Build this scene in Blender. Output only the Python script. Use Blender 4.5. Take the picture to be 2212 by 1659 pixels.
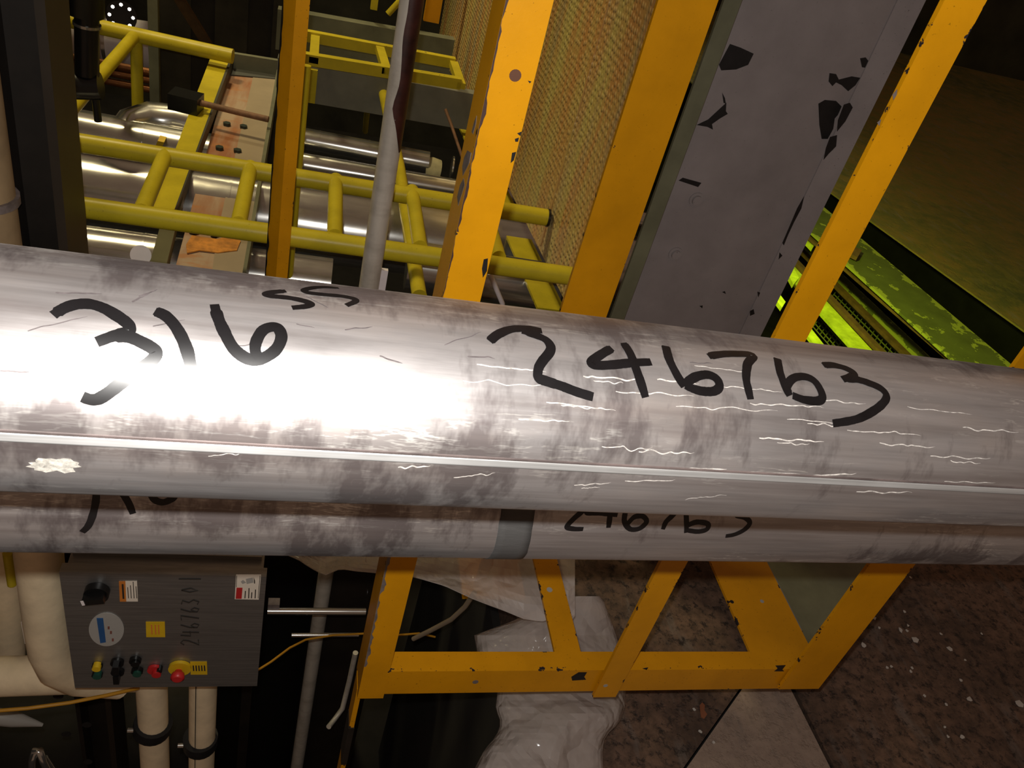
import bpy, bmesh, math, random
from mathutils import Vector as V, Matrix, noise

for o in list(bpy.data.objects):
    bpy.data.objects.remove(o)
scn = bpy.context.scene
COL = scn.collection
RND = random.Random(7)

# ------------------------------------------------------------------ camera
F = 1784.25                                   # focal length in pixels of the 2212 x 1659 frame
EX = V((0.961, 0.085, 0.264)); EY = V((-0.157, -0.616, 0.772)); EZ = V((0.228, -0.783, -0.578))
RIGHT = V((EX[0], EY[0], EZ[0])).normalized()
DOWN = V((EX[1], EY[1], EZ[1]))
DOWN = (DOWN - RIGHT * DOWN.dot(RIGHT)).normalized()
FWD = RIGHT.cross(DOWN).normalized()
EYE = V((0, 0, 1.5))
cam = bpy.data.cameras.new('camera')
cam.sensor_width = 36.0
cam.lens = 36.0 * F / 2212.0
cam.clip_start = 0.02
camo = bpy.data.objects.new('camera', cam)
COL.objects.link(camo)
camo.matrix_world = Matrix(((RIGHT.x, -DOWN.x, -FWD.x, EYE.x), (RIGHT.y, -DOWN.y, -FWD.y, EYE.y),
                            (RIGHT.z, -DOWN.z, -FWD.z, EYE.z), (0, 0, 0, 1)))
scn.camera = camo

# ------------------------------------------------------------------ world, lights, exposure
wd = bpy.data.worlds.new('world'); scn.world = wd; wd.use_nodes = True
wd.node_tree.nodes['Background'].inputs[0].default_value = (0.95, 0.58, 0.38, 1)
wd.node_tree.nodes['Background'].inputs[1].default_value = 0.09

def lamp(name, kind, loc, power, col, size=0.1, target=None, spot=None):
    l = bpy.data.lights.new(name, kind); l.energy = power; l.color = col
    if kind == 'AREA':
        l.shape = 'DISK'; l.size = size
    else:
        l.shadow_soft_size = size
    if spot:
        l.spot_size = math.radians(spot); l.spot_blend = 0.5
    o = bpy.data.objects.new(name, l); COL.objects.link(o); o.location = loc
    if target is not None:
        o.rotation_euler = (V(target) - V(loc)).to_track_quat('-Z', 'Y').to_euler()
    return o
# the flash of the hand-held compact camera, just above its lens
lamp('camera_flash', 'POINT', EYE - DOWN * 0.027 - RIGHT * 0.012 + FWD * 0.005, 20.0, (1.0, 0.97, 0.93), 0.006)
# high-bay lamps of the hall
lamp('high_bay_light_one', 'SPOT', (-1.3, 2.95, 3.7), 170, (1.0, 0.84, 0.48), 0.2, (0.15, 2.75, 0.6), 52)
lamp('high_bay_light_two', 'SPOT', (-0.6, 5.9, 5.2), 300, (1.0, 0.86, 0.5), 0.22, (0.0, 5.8, 0), 74)
# unseen lamp added behind the grey column to brighten the green trench steelwork
lamp('trench_light', 'SPOT', (1.62, 2.62, 0.75), 62, (0.9, 1.0, 0.13), 0.05, (2.4, 3.0, -0.1), 110)
scn.view_settings.view_transform = 'Standard'
scn.view_settings.look = 'None'
scn.view_settings.gamma = 1.0
scn.view_settings.use_curve_mapping = False
scn.view_settings.exposure = 0.5

# ------------------------------------------------------------------ measuring helper: pixel -> point on a plane of the place
def P(px, py, X=None, Y=None, Z=None):
    r = RIGHT * ((px - 1106) / F) + DOWN * ((py - 829.5) / F) + FWD
    if X is not None: t = (X - EYE.x) / r.x
    elif Y is not None: t = (Y - EYE.y) / r.y
    else: t = (Z - EYE.z) / r.z
    return EYE + r * t

# ------------------------------------------------------------------ materials
MATS = {}
def newmat(name):
    m = bpy.data.materials.new(name); m.use_nodes = True
    nt = m.node_tree; b = nt.nodes['Principled BSDF']
    return m, nt, b
def nd(nt, t, **kw):
    n = nt.nodes.new(t)
    for k, v in kw.items():
        if k == 'ins':
            for a, c in v.items(): n.inputs[a].default_value = c
        else: setattr(n, k, v)
    return n
def coords(nt, scale=(1, 1, 1), kind='Object'):
    tc = nd(nt, 'ShaderNodeTexCoord'); mp = nd(nt, 'ShaderNodeMapping')
    mp.inputs['Scale'].default_value = scale
    nt.links.new(tc.outputs[kind], mp.inputs[0])
    return mp.outputs[0]
def tex(nt, co, scale, detail=4, rough=0.6):
    n = nd(nt, 'ShaderNodeTexNoise'); n.inputs['Scale'].default_value = scale
    n.inputs['Detail'].default_value = detail; n.inputs['Roughness'].default_value = rough
    nt.links.new(co, n.inputs['Vector']); return n.outputs['Fac']
def ramp(nt, fac, a, b, ca=(0, 0, 0, 1), cb=(1, 1, 1, 1)):
    r = nd(nt, 'ShaderNodeValToRGB'); e = r.color_ramp.elements
    e[0].position = a; e[0].color = ca; e[1].position = b; e[1].color = cb
    nt.links.new(fac, r.inputs[0]); return r.outputs[0]
def mix(nt, fac, a, b, mode='MIX'):
    n = nd(nt, 'ShaderNodeMix', data_type='RGBA', blend_type=mode)
    for s, v in ((0, fac), (6, a), (7, b)):
        if hasattr(v, 'is_linked') or hasattr(v, 'links'): nt.links.new(v, n.inputs[s])
        else: n.inputs[s].default_value = v
    return n.outputs[2]
def math_(nt, op, a, b):
    n = nd(nt, 'ShaderNodeMath', operation=op)
    for s, v in ((0, a), (1, b)):
        if hasattr(v, 'links'): nt.links.new(v, n.inputs[s])
        else: n.inputs[s].default_value = v
    return n.outputs[0]
def bump(nt, b, h, strength, dist=0.002):
    n = nd(nt, 'ShaderNodeBump'); n.inputs['Strength'].default_value = strength
    n.inputs['Distance'].default_value = dist
    nt.links.new(h, n.inputs['Height']); nt.links.new(n.outputs[0], b.inputs['Normal'])

def rgb(r, g, b):
    f = lambda c: (c / 255 / 12.92) if c / 255 <= 0.04045 else ((c / 255 + 0.055) / 1.055) ** 2.4
    return (f(r), f(g), f(b), 1)

def plain(name, c, rough=0.5, metal=0.0, var=0.15, scale=12, bmp=0.0, stretch=(1, 1, 1)):
    if name in MATS: return MATS[name]
    m, nt, b = newmat(name); co = coords(nt, stretch)
    n = tex(nt, co, scale, 5)
    dk = tuple(x * (1 - var) for x in c[:3]) + (1,); lt = tuple(min(1, x * (1 + var)) for x in c[:3]) + (1,)
    nt.links.new(ramp(nt, n, 0.3, 0.7, dk, lt), b.inputs['Base Color'])
    b.inputs['Roughness'].default_value = rough; b.inputs['Metallic'].default_value = metal
    if bmp: bump(nt, b, tex(nt, co, scale * 6, 3), bmp)
    MATS[name] = m; return m

def paint(name, c, chip=(0.022, 0.017, 0.018, 1), thr=0.74, rough=0.38, dirt=0.22, chipscale=55):
    """glossy machine paint with dirt, orange peel and chips that gather on the edges (vertex attribute wear)"""
    m, nt, b = newmat(name); co = coords(nt)
    n1 = tex(nt, co, 9, 5); base = mix(nt, ramp(nt, n1, 0.35, 0.75), c, tuple(x * (1 - dirt) for x in c[:3]) + (1,))
    fine = tex(nt, co, 260, 2)
    base = mix(nt, ramp(nt, fine, 0.68, 0.74), base, tuple(x * 0.45 for x in c[:3]) + (1,))
    at = nd(nt, 'ShaderNodeAttribute', attribute_name='wear')
    big = tex(nt, co, chipscale, 4, 0.65); sel = tex(nt, co, 6, 2)
    w = math_(nt, 'MULTIPLY', at.outputs['Fac'], math_(nt, 'MULTIPLY', sel, 0.36))
    s = math_(nt, 'ADD', big, w)
    mask = ramp(nt, s, thr, thr + 0.012)
    nt.links.new(mix(nt, mask, base, chip), b.inputs['Base Color'])
    b.inputs['Specular IOR Level'].default_value = 0.3
    nt.links.new(ramp(nt, mask, 0, 1, (rough,) * 3 + (1,), (0.6, 0.6, 0.6, 1)), b.inputs['Roughness'])
    bump(nt, b, math_(nt, 'SUBTRACT', math_(nt, 'MULTIPLY', fine, 0.25), mask), 0.35, 0.001)
    return m

YEL = paint('yellow_safety_paint', (0.70, 0.305, 0.003, 1), thr=0.80)
YEL2 = paint('lemon_yellow_paint', (0.62, 0.50, 0.022, 1), thr=0.86, dirt=0.3)
GREY = paint('grey_column_paint', (0.30, 0.265, 0.26, 1), thr=0.9, rough=0.42, chipscale=16)
OLIVE = plain('olive_grey_paint', (0.15, 0.15, 0.09, 1), 0.5, 0, 0.25, 8, 0.1)
DARK = plain('dark_brown_steel', (0.018, 0.013, 0.009, 1), 0.6, 0.2, 0.4, 9)
BLACK = plain('black_enamel', (0.006, 0.006, 0.006, 1), 0.3, 0, 0.3, 9)
VOID = plain('near_black_concrete', (0.012, 0.010, 0.008, 1), 0.9, 0, 0.5, 5)  # near-black base colour for the pit, joint beds and crate holes
RUBBER = plain('black_rubber', (0.008, 0.008, 0.008, 1), 0.6, 0, 0.3, 30)

def steel(name, c=(0.62, 0.59, 0.585), metal=0.85, rough=0.42, streak=(3, 60, 60), scuff=True, tint=(0.45, 0.36, 0.3)):
    m, nt, b = newmat(name)
    co = coords(nt, streak); cs = coords(nt, (3, 9, 9)); c1 = coords(nt, (1, 1, 1))
    st = tex(nt, co, 2.2, 6, 0.65); bl = tex(nt, cs, 3.0, 5, 0.6)
    base = mix(nt, ramp(nt, st, 0.35, 0.7), tuple(x * 0.72 for x in c) + (1,), c + (1,))
    base = mix(nt, ramp(nt, bl, 0.45, 0.75, (0, 0, 0, 1), (0.55, 0.55, 0.55, 1)), base, tint + (1,))
    r = ramp(nt, bl, 0.3, 0.7, (rough * 0.85,) * 3 + (1,), (rough * 1.25,) * 3 + (1,))
    nt.links.new(r, b.inputs['Roughness'])
    b.inputs['Metallic'].default_value = metal
    if scuff:
        # dry white stringy scratches running along the tube, dark drawn streaks, and handling smudges
        for k_, (sc_, th_, lo_) in enumerate((((9, 75, 75), 0.010, 0.50), ((22, 150, 150), 0.014, 0.55))):
            n_ = tex(nt, coords(nt, sc_), 1.0, 5, 0.62)
            rid = math_(nt, 'ABSOLUTE', math_(nt, 'SUBTRACT', n_, 0.5), 0)
            ln = ramp(nt, rid, th_ * 0.9, th_ * 2.0, (1, 1, 1, 1), (0, 0, 0, 1))
            gate = ramp(nt, tex(nt, coords(nt, (2.6 + k_, 16, 16)), 1.3, 3, 0.6), lo_, lo_ + 0.10)
            brk = ramp(nt, tex(nt, coords(nt, (70, 240, 240)), 1.0, 2), 0.42, 0.52)
            mk = math_(nt, 'MULTIPLY', math_(nt, 'MULTIPLY', ln, gate), brk)
            base = mix(nt, math_(nt, 'MULTIPLY', mk, 0.85), base, (0.86, 0.84, 0.8, 1))
        ds = ramp(nt, tex(nt, coords(nt, (1.6, 46, 46)), 1.0, 4, 0.6), 0.46, 0.70, (0, 0, 0, 1), (0.85, 0.85, 0.85, 1))
        base = mix(nt, ds, base, (0.24, 0.2, 0.19, 1))
        sm = tex(nt, coords(nt, (26, 12, 12)), 1.0, 5, 0.7); g2 = tex(nt, coords(nt, (3, 16, 16)), 1.0, 1)
        md = ramp(nt, math_(nt, 'MULTIPLY', sm, math_(nt, 'ADD', g2, 0.5)), 0.52, 0.66, (0, 0, 0, 1), (0.7, 0.7, 0.7, 1))
        base = mix(nt, md, base, (0.16, 0.13, 0.13, 1))
    nt.links.new(base, b.inputs['Base Color'])
    bump(nt, b, st, 0.12, 0.0006)
    return m
TUBE = steel('mill_finish_stainless')
CLAD = steel('aluminium_cladding', (0.68, 0.67, 0.63), 0.9, 0.2, (2, 14, 14), False, (0.5, 0.46, 0.4))
BRUSH = steel('brushed_enclosure_steel', (0.38, 0.38, 0.37), 0.85, 0.38, (4, 60, 120), False, (0.2, 0.2, 0.195))
WELD = steel('ground_weld_band', (0.62, 0.62, 0.61), 0.7, 0.45, (3, 200, 200), False, (0.7, 0.7, 0.7))
CONDUIT = steel('dull_pipe_steel', (0.75, 0.70, 0.6), 0.2, 0.45, (8, 8, 2), False, (0.3, 0.26, 0.2))
INK = plain('black_marker_ink', (0.004, 0.0035, 0.004, 1), 0.34, 0, 0.3, 60)
TAPE = plain('grey_duct_tape', (0.07, 0.068, 0.066, 1), 0.5, 0.0, 0.12, 40, 0.15, (1, 6, 6))
LAG = plain('cream_pipe_insulation', (0.85, 0.70, 0.46, 1), 0.75, 0, 0.16, 14, 0.2)
RED = plain('red_button', (0.5, 0.02, 0.02, 1), 0.4); GREEN = plain('green_button', (0.012, 0.06, 0.04, 1), 0.4)
YBTN = plain('yellow_button', (0.62, 0.40, 0.01, 1), 0.4); ORL = plain('orange_print', (0.62, 0.2, 0.03, 1), 0.5)
STICK = plain('white_label_film', (0.8, 0.72, 0.6, 1), 0.45, 0, 0.06); STGREY = plain('grey_label_film', (0.38, 0.37, 0.34, 1), 0.4, 0, 0.06)
BLUE = plain('blue_print', (0.02, 0.09, 0.25, 1), 0.45); PRINT = plain('dark_print', (0.03, 0.025, 0.02, 1), 0.5)
RUSTROD = plain('rusty_rod', (0.2, 0.1, 0.05, 1), 0.7, 0, 0.4, 30)
CABLE = plain('yellow_cable_jacket', (0.5, 0.24, 0.015, 1), 0.5)
HOSE = plain('beige_hose', (0.28, 0.22, 0.15, 1), 0.6)
CLOTH = plain('canvas_end_wrap', (0.42, 0.38, 0.22, 1), 0.9, 0, 0.2, 30, 0.3)
WHITE = plain('plain_white', (0.8, 0.74, 0.74, 1), 0.5, 0, 0.1)
GRN = paint('green_trench_paint', (0.10, 0.125, 0.03, 1), chip=(0.27, 0.32, 0.05, 1), thr=0.60, dirt=0.3, chipscale=11, rough=0.6)
GRNB = plain('bright_green_paint', (0.45, 0.6, 0.03, 1), 0.5, 0, 0.3, 20)
RUSTG = plain('rusty_trench_edge', (0.10, 0.055, 0.015, 1), 0.8, 0, 0.35, 20)
FLAKE = plain('white_paint_flake', (0.6, 0.57, 0.52, 1), 0.6)
PCHIP = plain('bare_metal_patch', (0.008, 0.007, 0.007, 1), 0.55, 0, 0.4, 60)
CHIPG = plain('scraped_grey_primer', (0.16, 0.13, 0.12, 1), 0.6, 0, 0.4, 50)
BACK = plain('dark_wall', (0.03, 0.028, 0.018, 1), 0.9, 0, 0.6, 2)  # dark brown-green base colour of the far walls

def rustweb():
    m, nt, b = newmat('pink_primer_and_rust'); co = coords(nt, (6, 1.2, 1)); 
    n = tex(nt, co, 1.6, 5)
    c = mix(nt, ramp(nt, n, 0.42, 0.6), (0.42, 0.30, 0.2, 1), (0.32, 0.12, 0.045, 1))
    n2 = tex(nt, coords(nt, (3, 9, 1)), 2.5, 4)
    c = mix(nt, ramp(nt, n2, 0.55, 0.66, (0, 0, 0, 1), (0.7, 0.7, 0.7, 1)), c, (0.42, 0.17, 0.05, 1))
    nt.links.new(c, b.inputs['Base Color']); b.inputs['Roughness'].default_value = 0.55
    return m
WEB = rustweb()

def treadplate():
    """worn steel plate in olive and rust with fine raised pips"""
    m, nt, b = newmat('pimpled_rusty_plate')
    co = coords(nt, (1, 7, 1.1)); n = tex(nt, co, 1.6, 6, 0.65)
    c = mix(nt, ramp(nt, n, 0.40, 0.60), (0.56, 0.45, 0.13, 1), (0.58, 0.29, 0.085, 1))
    n2 = tex(nt, coords(nt, (1, 10, 1)), 1.0, 3)
    c = mix(nt, ramp(nt, n2, 0.52, 0.7), c, (0.40, 0.31, 0.17, 1))
    vo = nd(nt, 'ShaderNodeTexVoronoi'); vo.inputs['Scale'].default_value = 62; vo.inputs['Randomness'].default_value = 0.35
    nt.links.new(coords(nt), vo.inputs['Vector'])
    pip = ramp(nt, vo.outputs['Distance'], 0.18, 0.45, (1, 1, 1, 1), (0, 0, 0, 1))
    c = mix(nt, math_(nt, 'MULTIPLY', pip, 0.4), c, (0.72, 0.56, 0.26, 1))
    nt.links.new(c, b.inputs['Base Color']); b.inputs['Roughness'].default_value = 0.5; b.inputs['Metallic'].default_value = 0.2
    bump(nt, b, pip, 0.7, 0.004)
    return m
PLATE = treadplate()

def concrete(name, a, b_, c_, sc=1.0, pit=True):
    m, nt, b = newmat(name); co = coords(nt)
    n = tex(nt, co, 2.0 * sc, 7, 0.65); n2 = tex(nt, co, 30 * sc, 5, 0.7); n3 = tex(nt, coords(nt, (7, 1.4, 1)), 3.0, 5)
    c = mix(nt, ramp(nt, n2, 0.38, 0.6), a, b_)
    c = mix(nt, ramp(nt, n, 0.45, 0.62), c, mix(nt, ramp(nt, n2, 0.4, 0.6), c_, a))
    c = mix(nt, ramp(nt, n3, 0.56, 0.7, (0, 0, 0, 1), (0.6, 0.6, 0.6, 1)), c, (0.2, 0.17, 0.15, 1))
    pits = tex(nt, co, 42 * sc, 5, 0.75); pm = ramp(nt, pits, 0.36, 0.48)
    if pit: c = mix(nt, pm, (0.03, 0.02, 0.016, 1), c)
    nt.links.new(c, b.inputs['Base Color']); b.inputs['Roughness'].default_value = 0.7
    bump(nt, b, math_(nt, 'ADD', pm, n2), 0.5, 0.004)
    return m
CON = concrete('worn_brown_concrete', (0.10, 0.062, 0.042, 1), (0.20, 0.12, 0.08, 1), (0.065, 0.043, 0.033, 1))
CONP = concrete('pale_brown_concrete', (0.36, 0.27, 0.21, 1), (0.44, 0.33, 0.26, 1), (0.31, 0.23, 0.18, 1), 1.0, False)
CONO = concrete('green_cast_concrete', (0.17, 0.15, 0.035, 1), (0.24, 0.15, 0.035, 1), (0.08, 0.09, 0.025, 1), 0.25, False)  # same floor further off; greenish light cast and falloff put into the colour

def plastic():
    m, nt, b = newmat('clear_polythene'); co = coords(nt)
    b.inputs['Base Color'].default_value = (0.75, 0.67, 0.62, 1); b.inputs['Roughness'].default_value = 0.16
    b.inputs['Alpha'].default_value = 0.40
    b.inputs['Coat Weight'].default_value = 0.25; b.inputs['Coat Roughness'].default_value = 0.1
    n1 = tex(nt, co, 8, 3, 0.5); rid = math_(nt, 'ABSOLUTE', math_(nt, 'SUBTRACT', n1, 0.5), 0)
    bump(nt, b, ramp(nt, rid, 0.0, 0.12), 0.45, 0.014)
    return m
POLY = plastic()

# ------------------------------------------------------------------ mesh builder
class MB:
    def __init__(self): self.v = []; self.f = []; self.w = []; self.sm = []
    def add(self, vs, fs, ws=None, smooth=False):
        k = len(self.v); self.v += [V(p) for p in vs]; self.w += ws or [0.0] * len(vs)
        self.f += [tuple(k + i for i in f) for f in fs]; self.sm += [smooth] * len(fs); return self
    def box(self, o, a, b, c, n=1):
        """box from corner o with edge vectors a (length), b (width), c (thickness); edges of the broad faces carry wear"""
        o, a, b, c = V(o), V(a), V(b), V(c); us = [0, 0.14, 0.86, 1]; ts = [i / n for i in range(n + 1)]
        vs = []; ws = []
        for t in ts:
            ring = [(u, 0) for u in us] + [(u, 1) for u in reversed(us)]
            for u, s in ring:
                vs.append(o + a * t + b * u + c * s); ws.append(1.0 if u in (0, 1) else 0.0)
        fs = []
        for i in range(n):
            for j in range(8):
                k = (j + 1) % 8; fs.append((i * 8 + j, i * 8 + k, i * 8 + 8 + k, i * 8 + 8 + j))
        fs.append(tuple(range(7, -1, -1))); fs.append(tuple(n * 8 + j for j in range(8)))
        if a.cross(b).dot(c) > 0: fs = [tuple(reversed(f)) for f in fs]
        return self.add(vs, fs, ws)
    def tube(self, path, r, seg=14, cap=True, rs=None):
        path = [V(p) for p in path]; vs = []; fs = []; n = len(path); prev = None
        for i, p in enumerate(path):
            t = ((path[min(i + 1, n - 1)] - path[max(i - 1, 0)])).normalized()
            u = (prev - t * prev.dot(t)) if prev is not None else t.orthogonal()
            u.normalize(); prev = u; w = t.cross(u); rr = rs[i] if rs else r
            for j in range(seg):
                a = 2 * math.pi * j / seg; vs.append(p + (u * math.cos(a) + w * math.sin(a)) * rr)
        for i in range(n - 1):
            for j in range(seg):
                k = (j + 1) % seg; fs.append((i * seg + j, i * seg + k, i * seg + seg + k, i * seg + seg + j))
        self.add(vs, fs, None, True)
        if cap:
            k = len(self.v)
            self.add(vs[:seg], [tuple(range(seg - 1, -1, -1))]); self.add(vs[-seg:], [tuple(range(seg))])
        return self
    def cyl(self, c, ax, r, h, seg=18): ax = V(ax).normalized(); return self.tube([V(c), V(c) + ax * h], r, seg)
    def prism(self, poly, ext):
        n = len(poly); ext = V(ext); vs = [V(p) for p in poly] + [V(p) + ext for p in poly]
        fs = [tuple(range(n)), tuple(range(2 * n - 1, n - 1, -1))]
        fs += [(i, i + n, (i + 1) % n + n, (i + 1) % n) for i in range(n)]
        return self.add(vs, fs)
    def grid(self, rows, closed=False, smooth=True):
        m = len(rows[0]); vs = [p for r in rows for p in r]; fs = []
        for i in range(len(rows) - 1):
            for j in range(m - 1 + (1 if closed else 0)):
                k = (j + 1) % m; fs.append((i * m + j, i * m + k, i * m + m + k, i * m + m + j))
        return self.add(vs, fs, None, smooth)
    def build(self, name, mat, parent=None, label=None, base=None, fix=True):
        off = V((0, 0, 0))
        if parent is not None:
            q = parent
            while q is not None: off += q.location; q = q.parent
        else:
            if base is None:
                lo = [min(p[i] for p in self.v) for i in range(3)]; hi = [max(p[i] for p in self.v) for i in range(3)]
                base = V(((lo[0] + hi[0]) / 2, (lo[1] + hi[1]) / 2, lo[2]))
            off = V(base)
        me = bpy.data.meshes.new(name); me.from_pydata([p - off for p in self.v], [], self.f)
        at = me.attributes.new('wear', 'FLOAT', 'POINT')
        at.data.foreach_set('value', self.w)
        me.polygons.foreach_set('use_smooth', self.sm)
        if fix:
            bm = bmesh.new(); bm.from_mesh(me); bmesh.ops.recalc_face_normals(bm, faces=bm.faces); bm.to_mesh(me); bm.free()
        me.materials.append(mat); me.update()
        o = bpy.data.objects.new(name, me); COL.objects.link(o)
        if parent is not None: o.parent = parent
        else: o.location = off
        if label: o['label'] = label
        return o

def tag(o, label, cat, group=None):
    o['label'] = label; o['category'] = cat
    if group: o['group'] = group
    return o
def thing(name, label, cat, loc, group=None):
    o = bpy.data.objects.new(name, None); o.empty_display_size = 0.05; COL.objects.link(o); o.location = loc
    return tag(o, label, cat, group)
def struct(o): o['kind'] = 'structure'; return o
def X_(*pts, Y): return sum(P(x, y, Y=Y).x for x, y in pts) / len(pts)

# ================================================================== SETTING: floor, pit, walls
TOPZ = 2.3
PIT = -2.0
floor = bpy.data.objects.new('floor', None); COL.objects.link(floor); struct(floor)
g = lambda x, y: P(x, y, Z=0.0)
jA = [g(1480, 1659), g(1610, 1475)]; jB = [g(1800, 1659), g(1712, 1485)]
def xy(p, z=0.0): return V((p[0], p[1], z))
dA = (jA[1] - jA[0]).normalized(); dB = (jB[1] - jB[0]).normalized()
# meeting point of the two joints
den = dA.x * dB.y - dA.y * dB.x
tt = ((jB[0].x - jA[0].x) * dB.y - (jB[0].y - jA[0].y) * dB.x) / den
tip = jA[0] + dA * tt
gap = 0.010
a0 = jA[0] - dA * 1.2; b0 = jB[0] - dB * 1.2
FX = 0.55
kY = a0.y + dA.y * (FX - a0.x) / dA.x
ta = ((b0.x - .007 - a0.x - .003) * dB.y - (b0.y - a0.y) * dB.x) / den
tip2 = V((a0.x + .003, a0.y, 0)) + V((dA.x, dA.y, 0)) * ta
MB().prism([V((FX, 1.9, 0)), V((tip.x - .004, 2.25, 0)), V((tip.x - .004, tip.y, 0)), V((FX, kY + .004, 0))], (0, 0, -0.12)).build('slab', CON, floor)
MB().prism([tip2, V((FX, kY - .003, 0)), V((FX, b0.y, 0)), V((b0.x - .007, b0.y, 0))], (0, 0, -0.12)).build('slab', CONP, floor)
MB().prism([V((tip.x, 2.25, 0)), V((4.6, 2.25, 0)), V((4.6, b0.y, 0)), V((b0.x, b0.y, 0)), V((tip.x + .004, tip.y, 0))], (0, 0, -0.12)).build('slab', CON, floor)
e0 = g(1860, 462); e1 = g(2212, 714); ed = (e1 - e0).normalized()
e1 = e0 + ed * ((2.25 - e0.y) / ed.y); e0 = e0 - ed * 1.4
MB().prism([xy(e1), V((9.0, 2.25, 0)), V((12.0, 9.0, 0)), V((e0.x, 9.0, 0)), xy(e0)], (0, 0, -0.008)).build('slab', CONO, floor)
MB().prism([xy(e1, -.008) + V((.25, 0, 0)), V((9.0, 2.25, -.008)), V((12.0, 9.0, -.008)), V((e0.x + .25, 9.0, -.008)), xy(e0, -.008) + V((.25, 0, 0))], (0, 0, -0.3)).build('slab_bed', BLACK, floor)
MB().prism([V((tip.x - .02, b0.y, -0.12)), V((4.6, b0.y, -0.12)), V((4.6, 2.25, -0.12)), V((tip.x - .02, 2.25, -0.12))], (0, 0, -0.05)).build('joint_bed', VOID, floor)
MB().prism([V((FX, a0.y, -0.12)), V((tip.x + .3, a0.y, -0.12)), V((tip.x + .3, 2.2, -0.12)), V((FX, 1.9, -0.12))], (0, 0, -0.05)).build('joint_bed', VOID, floor)

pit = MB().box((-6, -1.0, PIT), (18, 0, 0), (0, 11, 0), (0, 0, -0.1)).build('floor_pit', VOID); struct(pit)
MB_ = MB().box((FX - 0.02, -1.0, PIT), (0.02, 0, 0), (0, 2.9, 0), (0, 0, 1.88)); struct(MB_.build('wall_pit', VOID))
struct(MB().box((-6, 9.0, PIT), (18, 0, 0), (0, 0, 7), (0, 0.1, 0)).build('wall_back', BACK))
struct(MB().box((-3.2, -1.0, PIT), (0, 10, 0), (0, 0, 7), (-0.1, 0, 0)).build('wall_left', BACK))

# ================================================================== THE TWO STAINLESS TUBES
DIRV = V((0.997, 0.062, -0.047)).normalized(); RT = 0.05715
def norm_plane(p, q):
    a = P(*p, Y=1.0) - EYE; b = P(*q, Y=1.0) - EYE
    return a.cross(b).normalized()
n_top = norm_plane((0, 525), (2212, 797)); n_bot = norm_plane((0, 1062), (2212, 1138)); n_low = norm_plane((0, 1191), (2212, 1228.5))
DIRV = n_top.cross(n_bot).normalized()
if DIRV.x < 0: DIRV = -DIRV
def perp(n): # in-plane direction away from the camera, perpendicular to the tube
    m = n - DIRV * n.dot(DIRV); m.normalize(); w = DIRV.cross(m)
    return w if w.dot(FWD) > 0 else -w
w1, w2, w3 = perp(n_top), perp(n_bot), perp(n_low)
half = math.acos(max(-1, min(1, w1.dot(w2)))) / 2
ax1 = EYE + (w1 + w2).normalized() * (RT / math.sin(half))
D2 = 0.66                                            # distance of the lower tube
al = math.asin(RT / D2); up = (w1 - w3); up = (up - w3 * up.dot(w3)).normalized()
ax2 = EYE + (w3 * math.cos(al) + up * math.sin(al)) * D2
print('tube axes', ax1, ax2, 'gap', (ax1 - ax2).length - 2 * RT)

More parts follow.
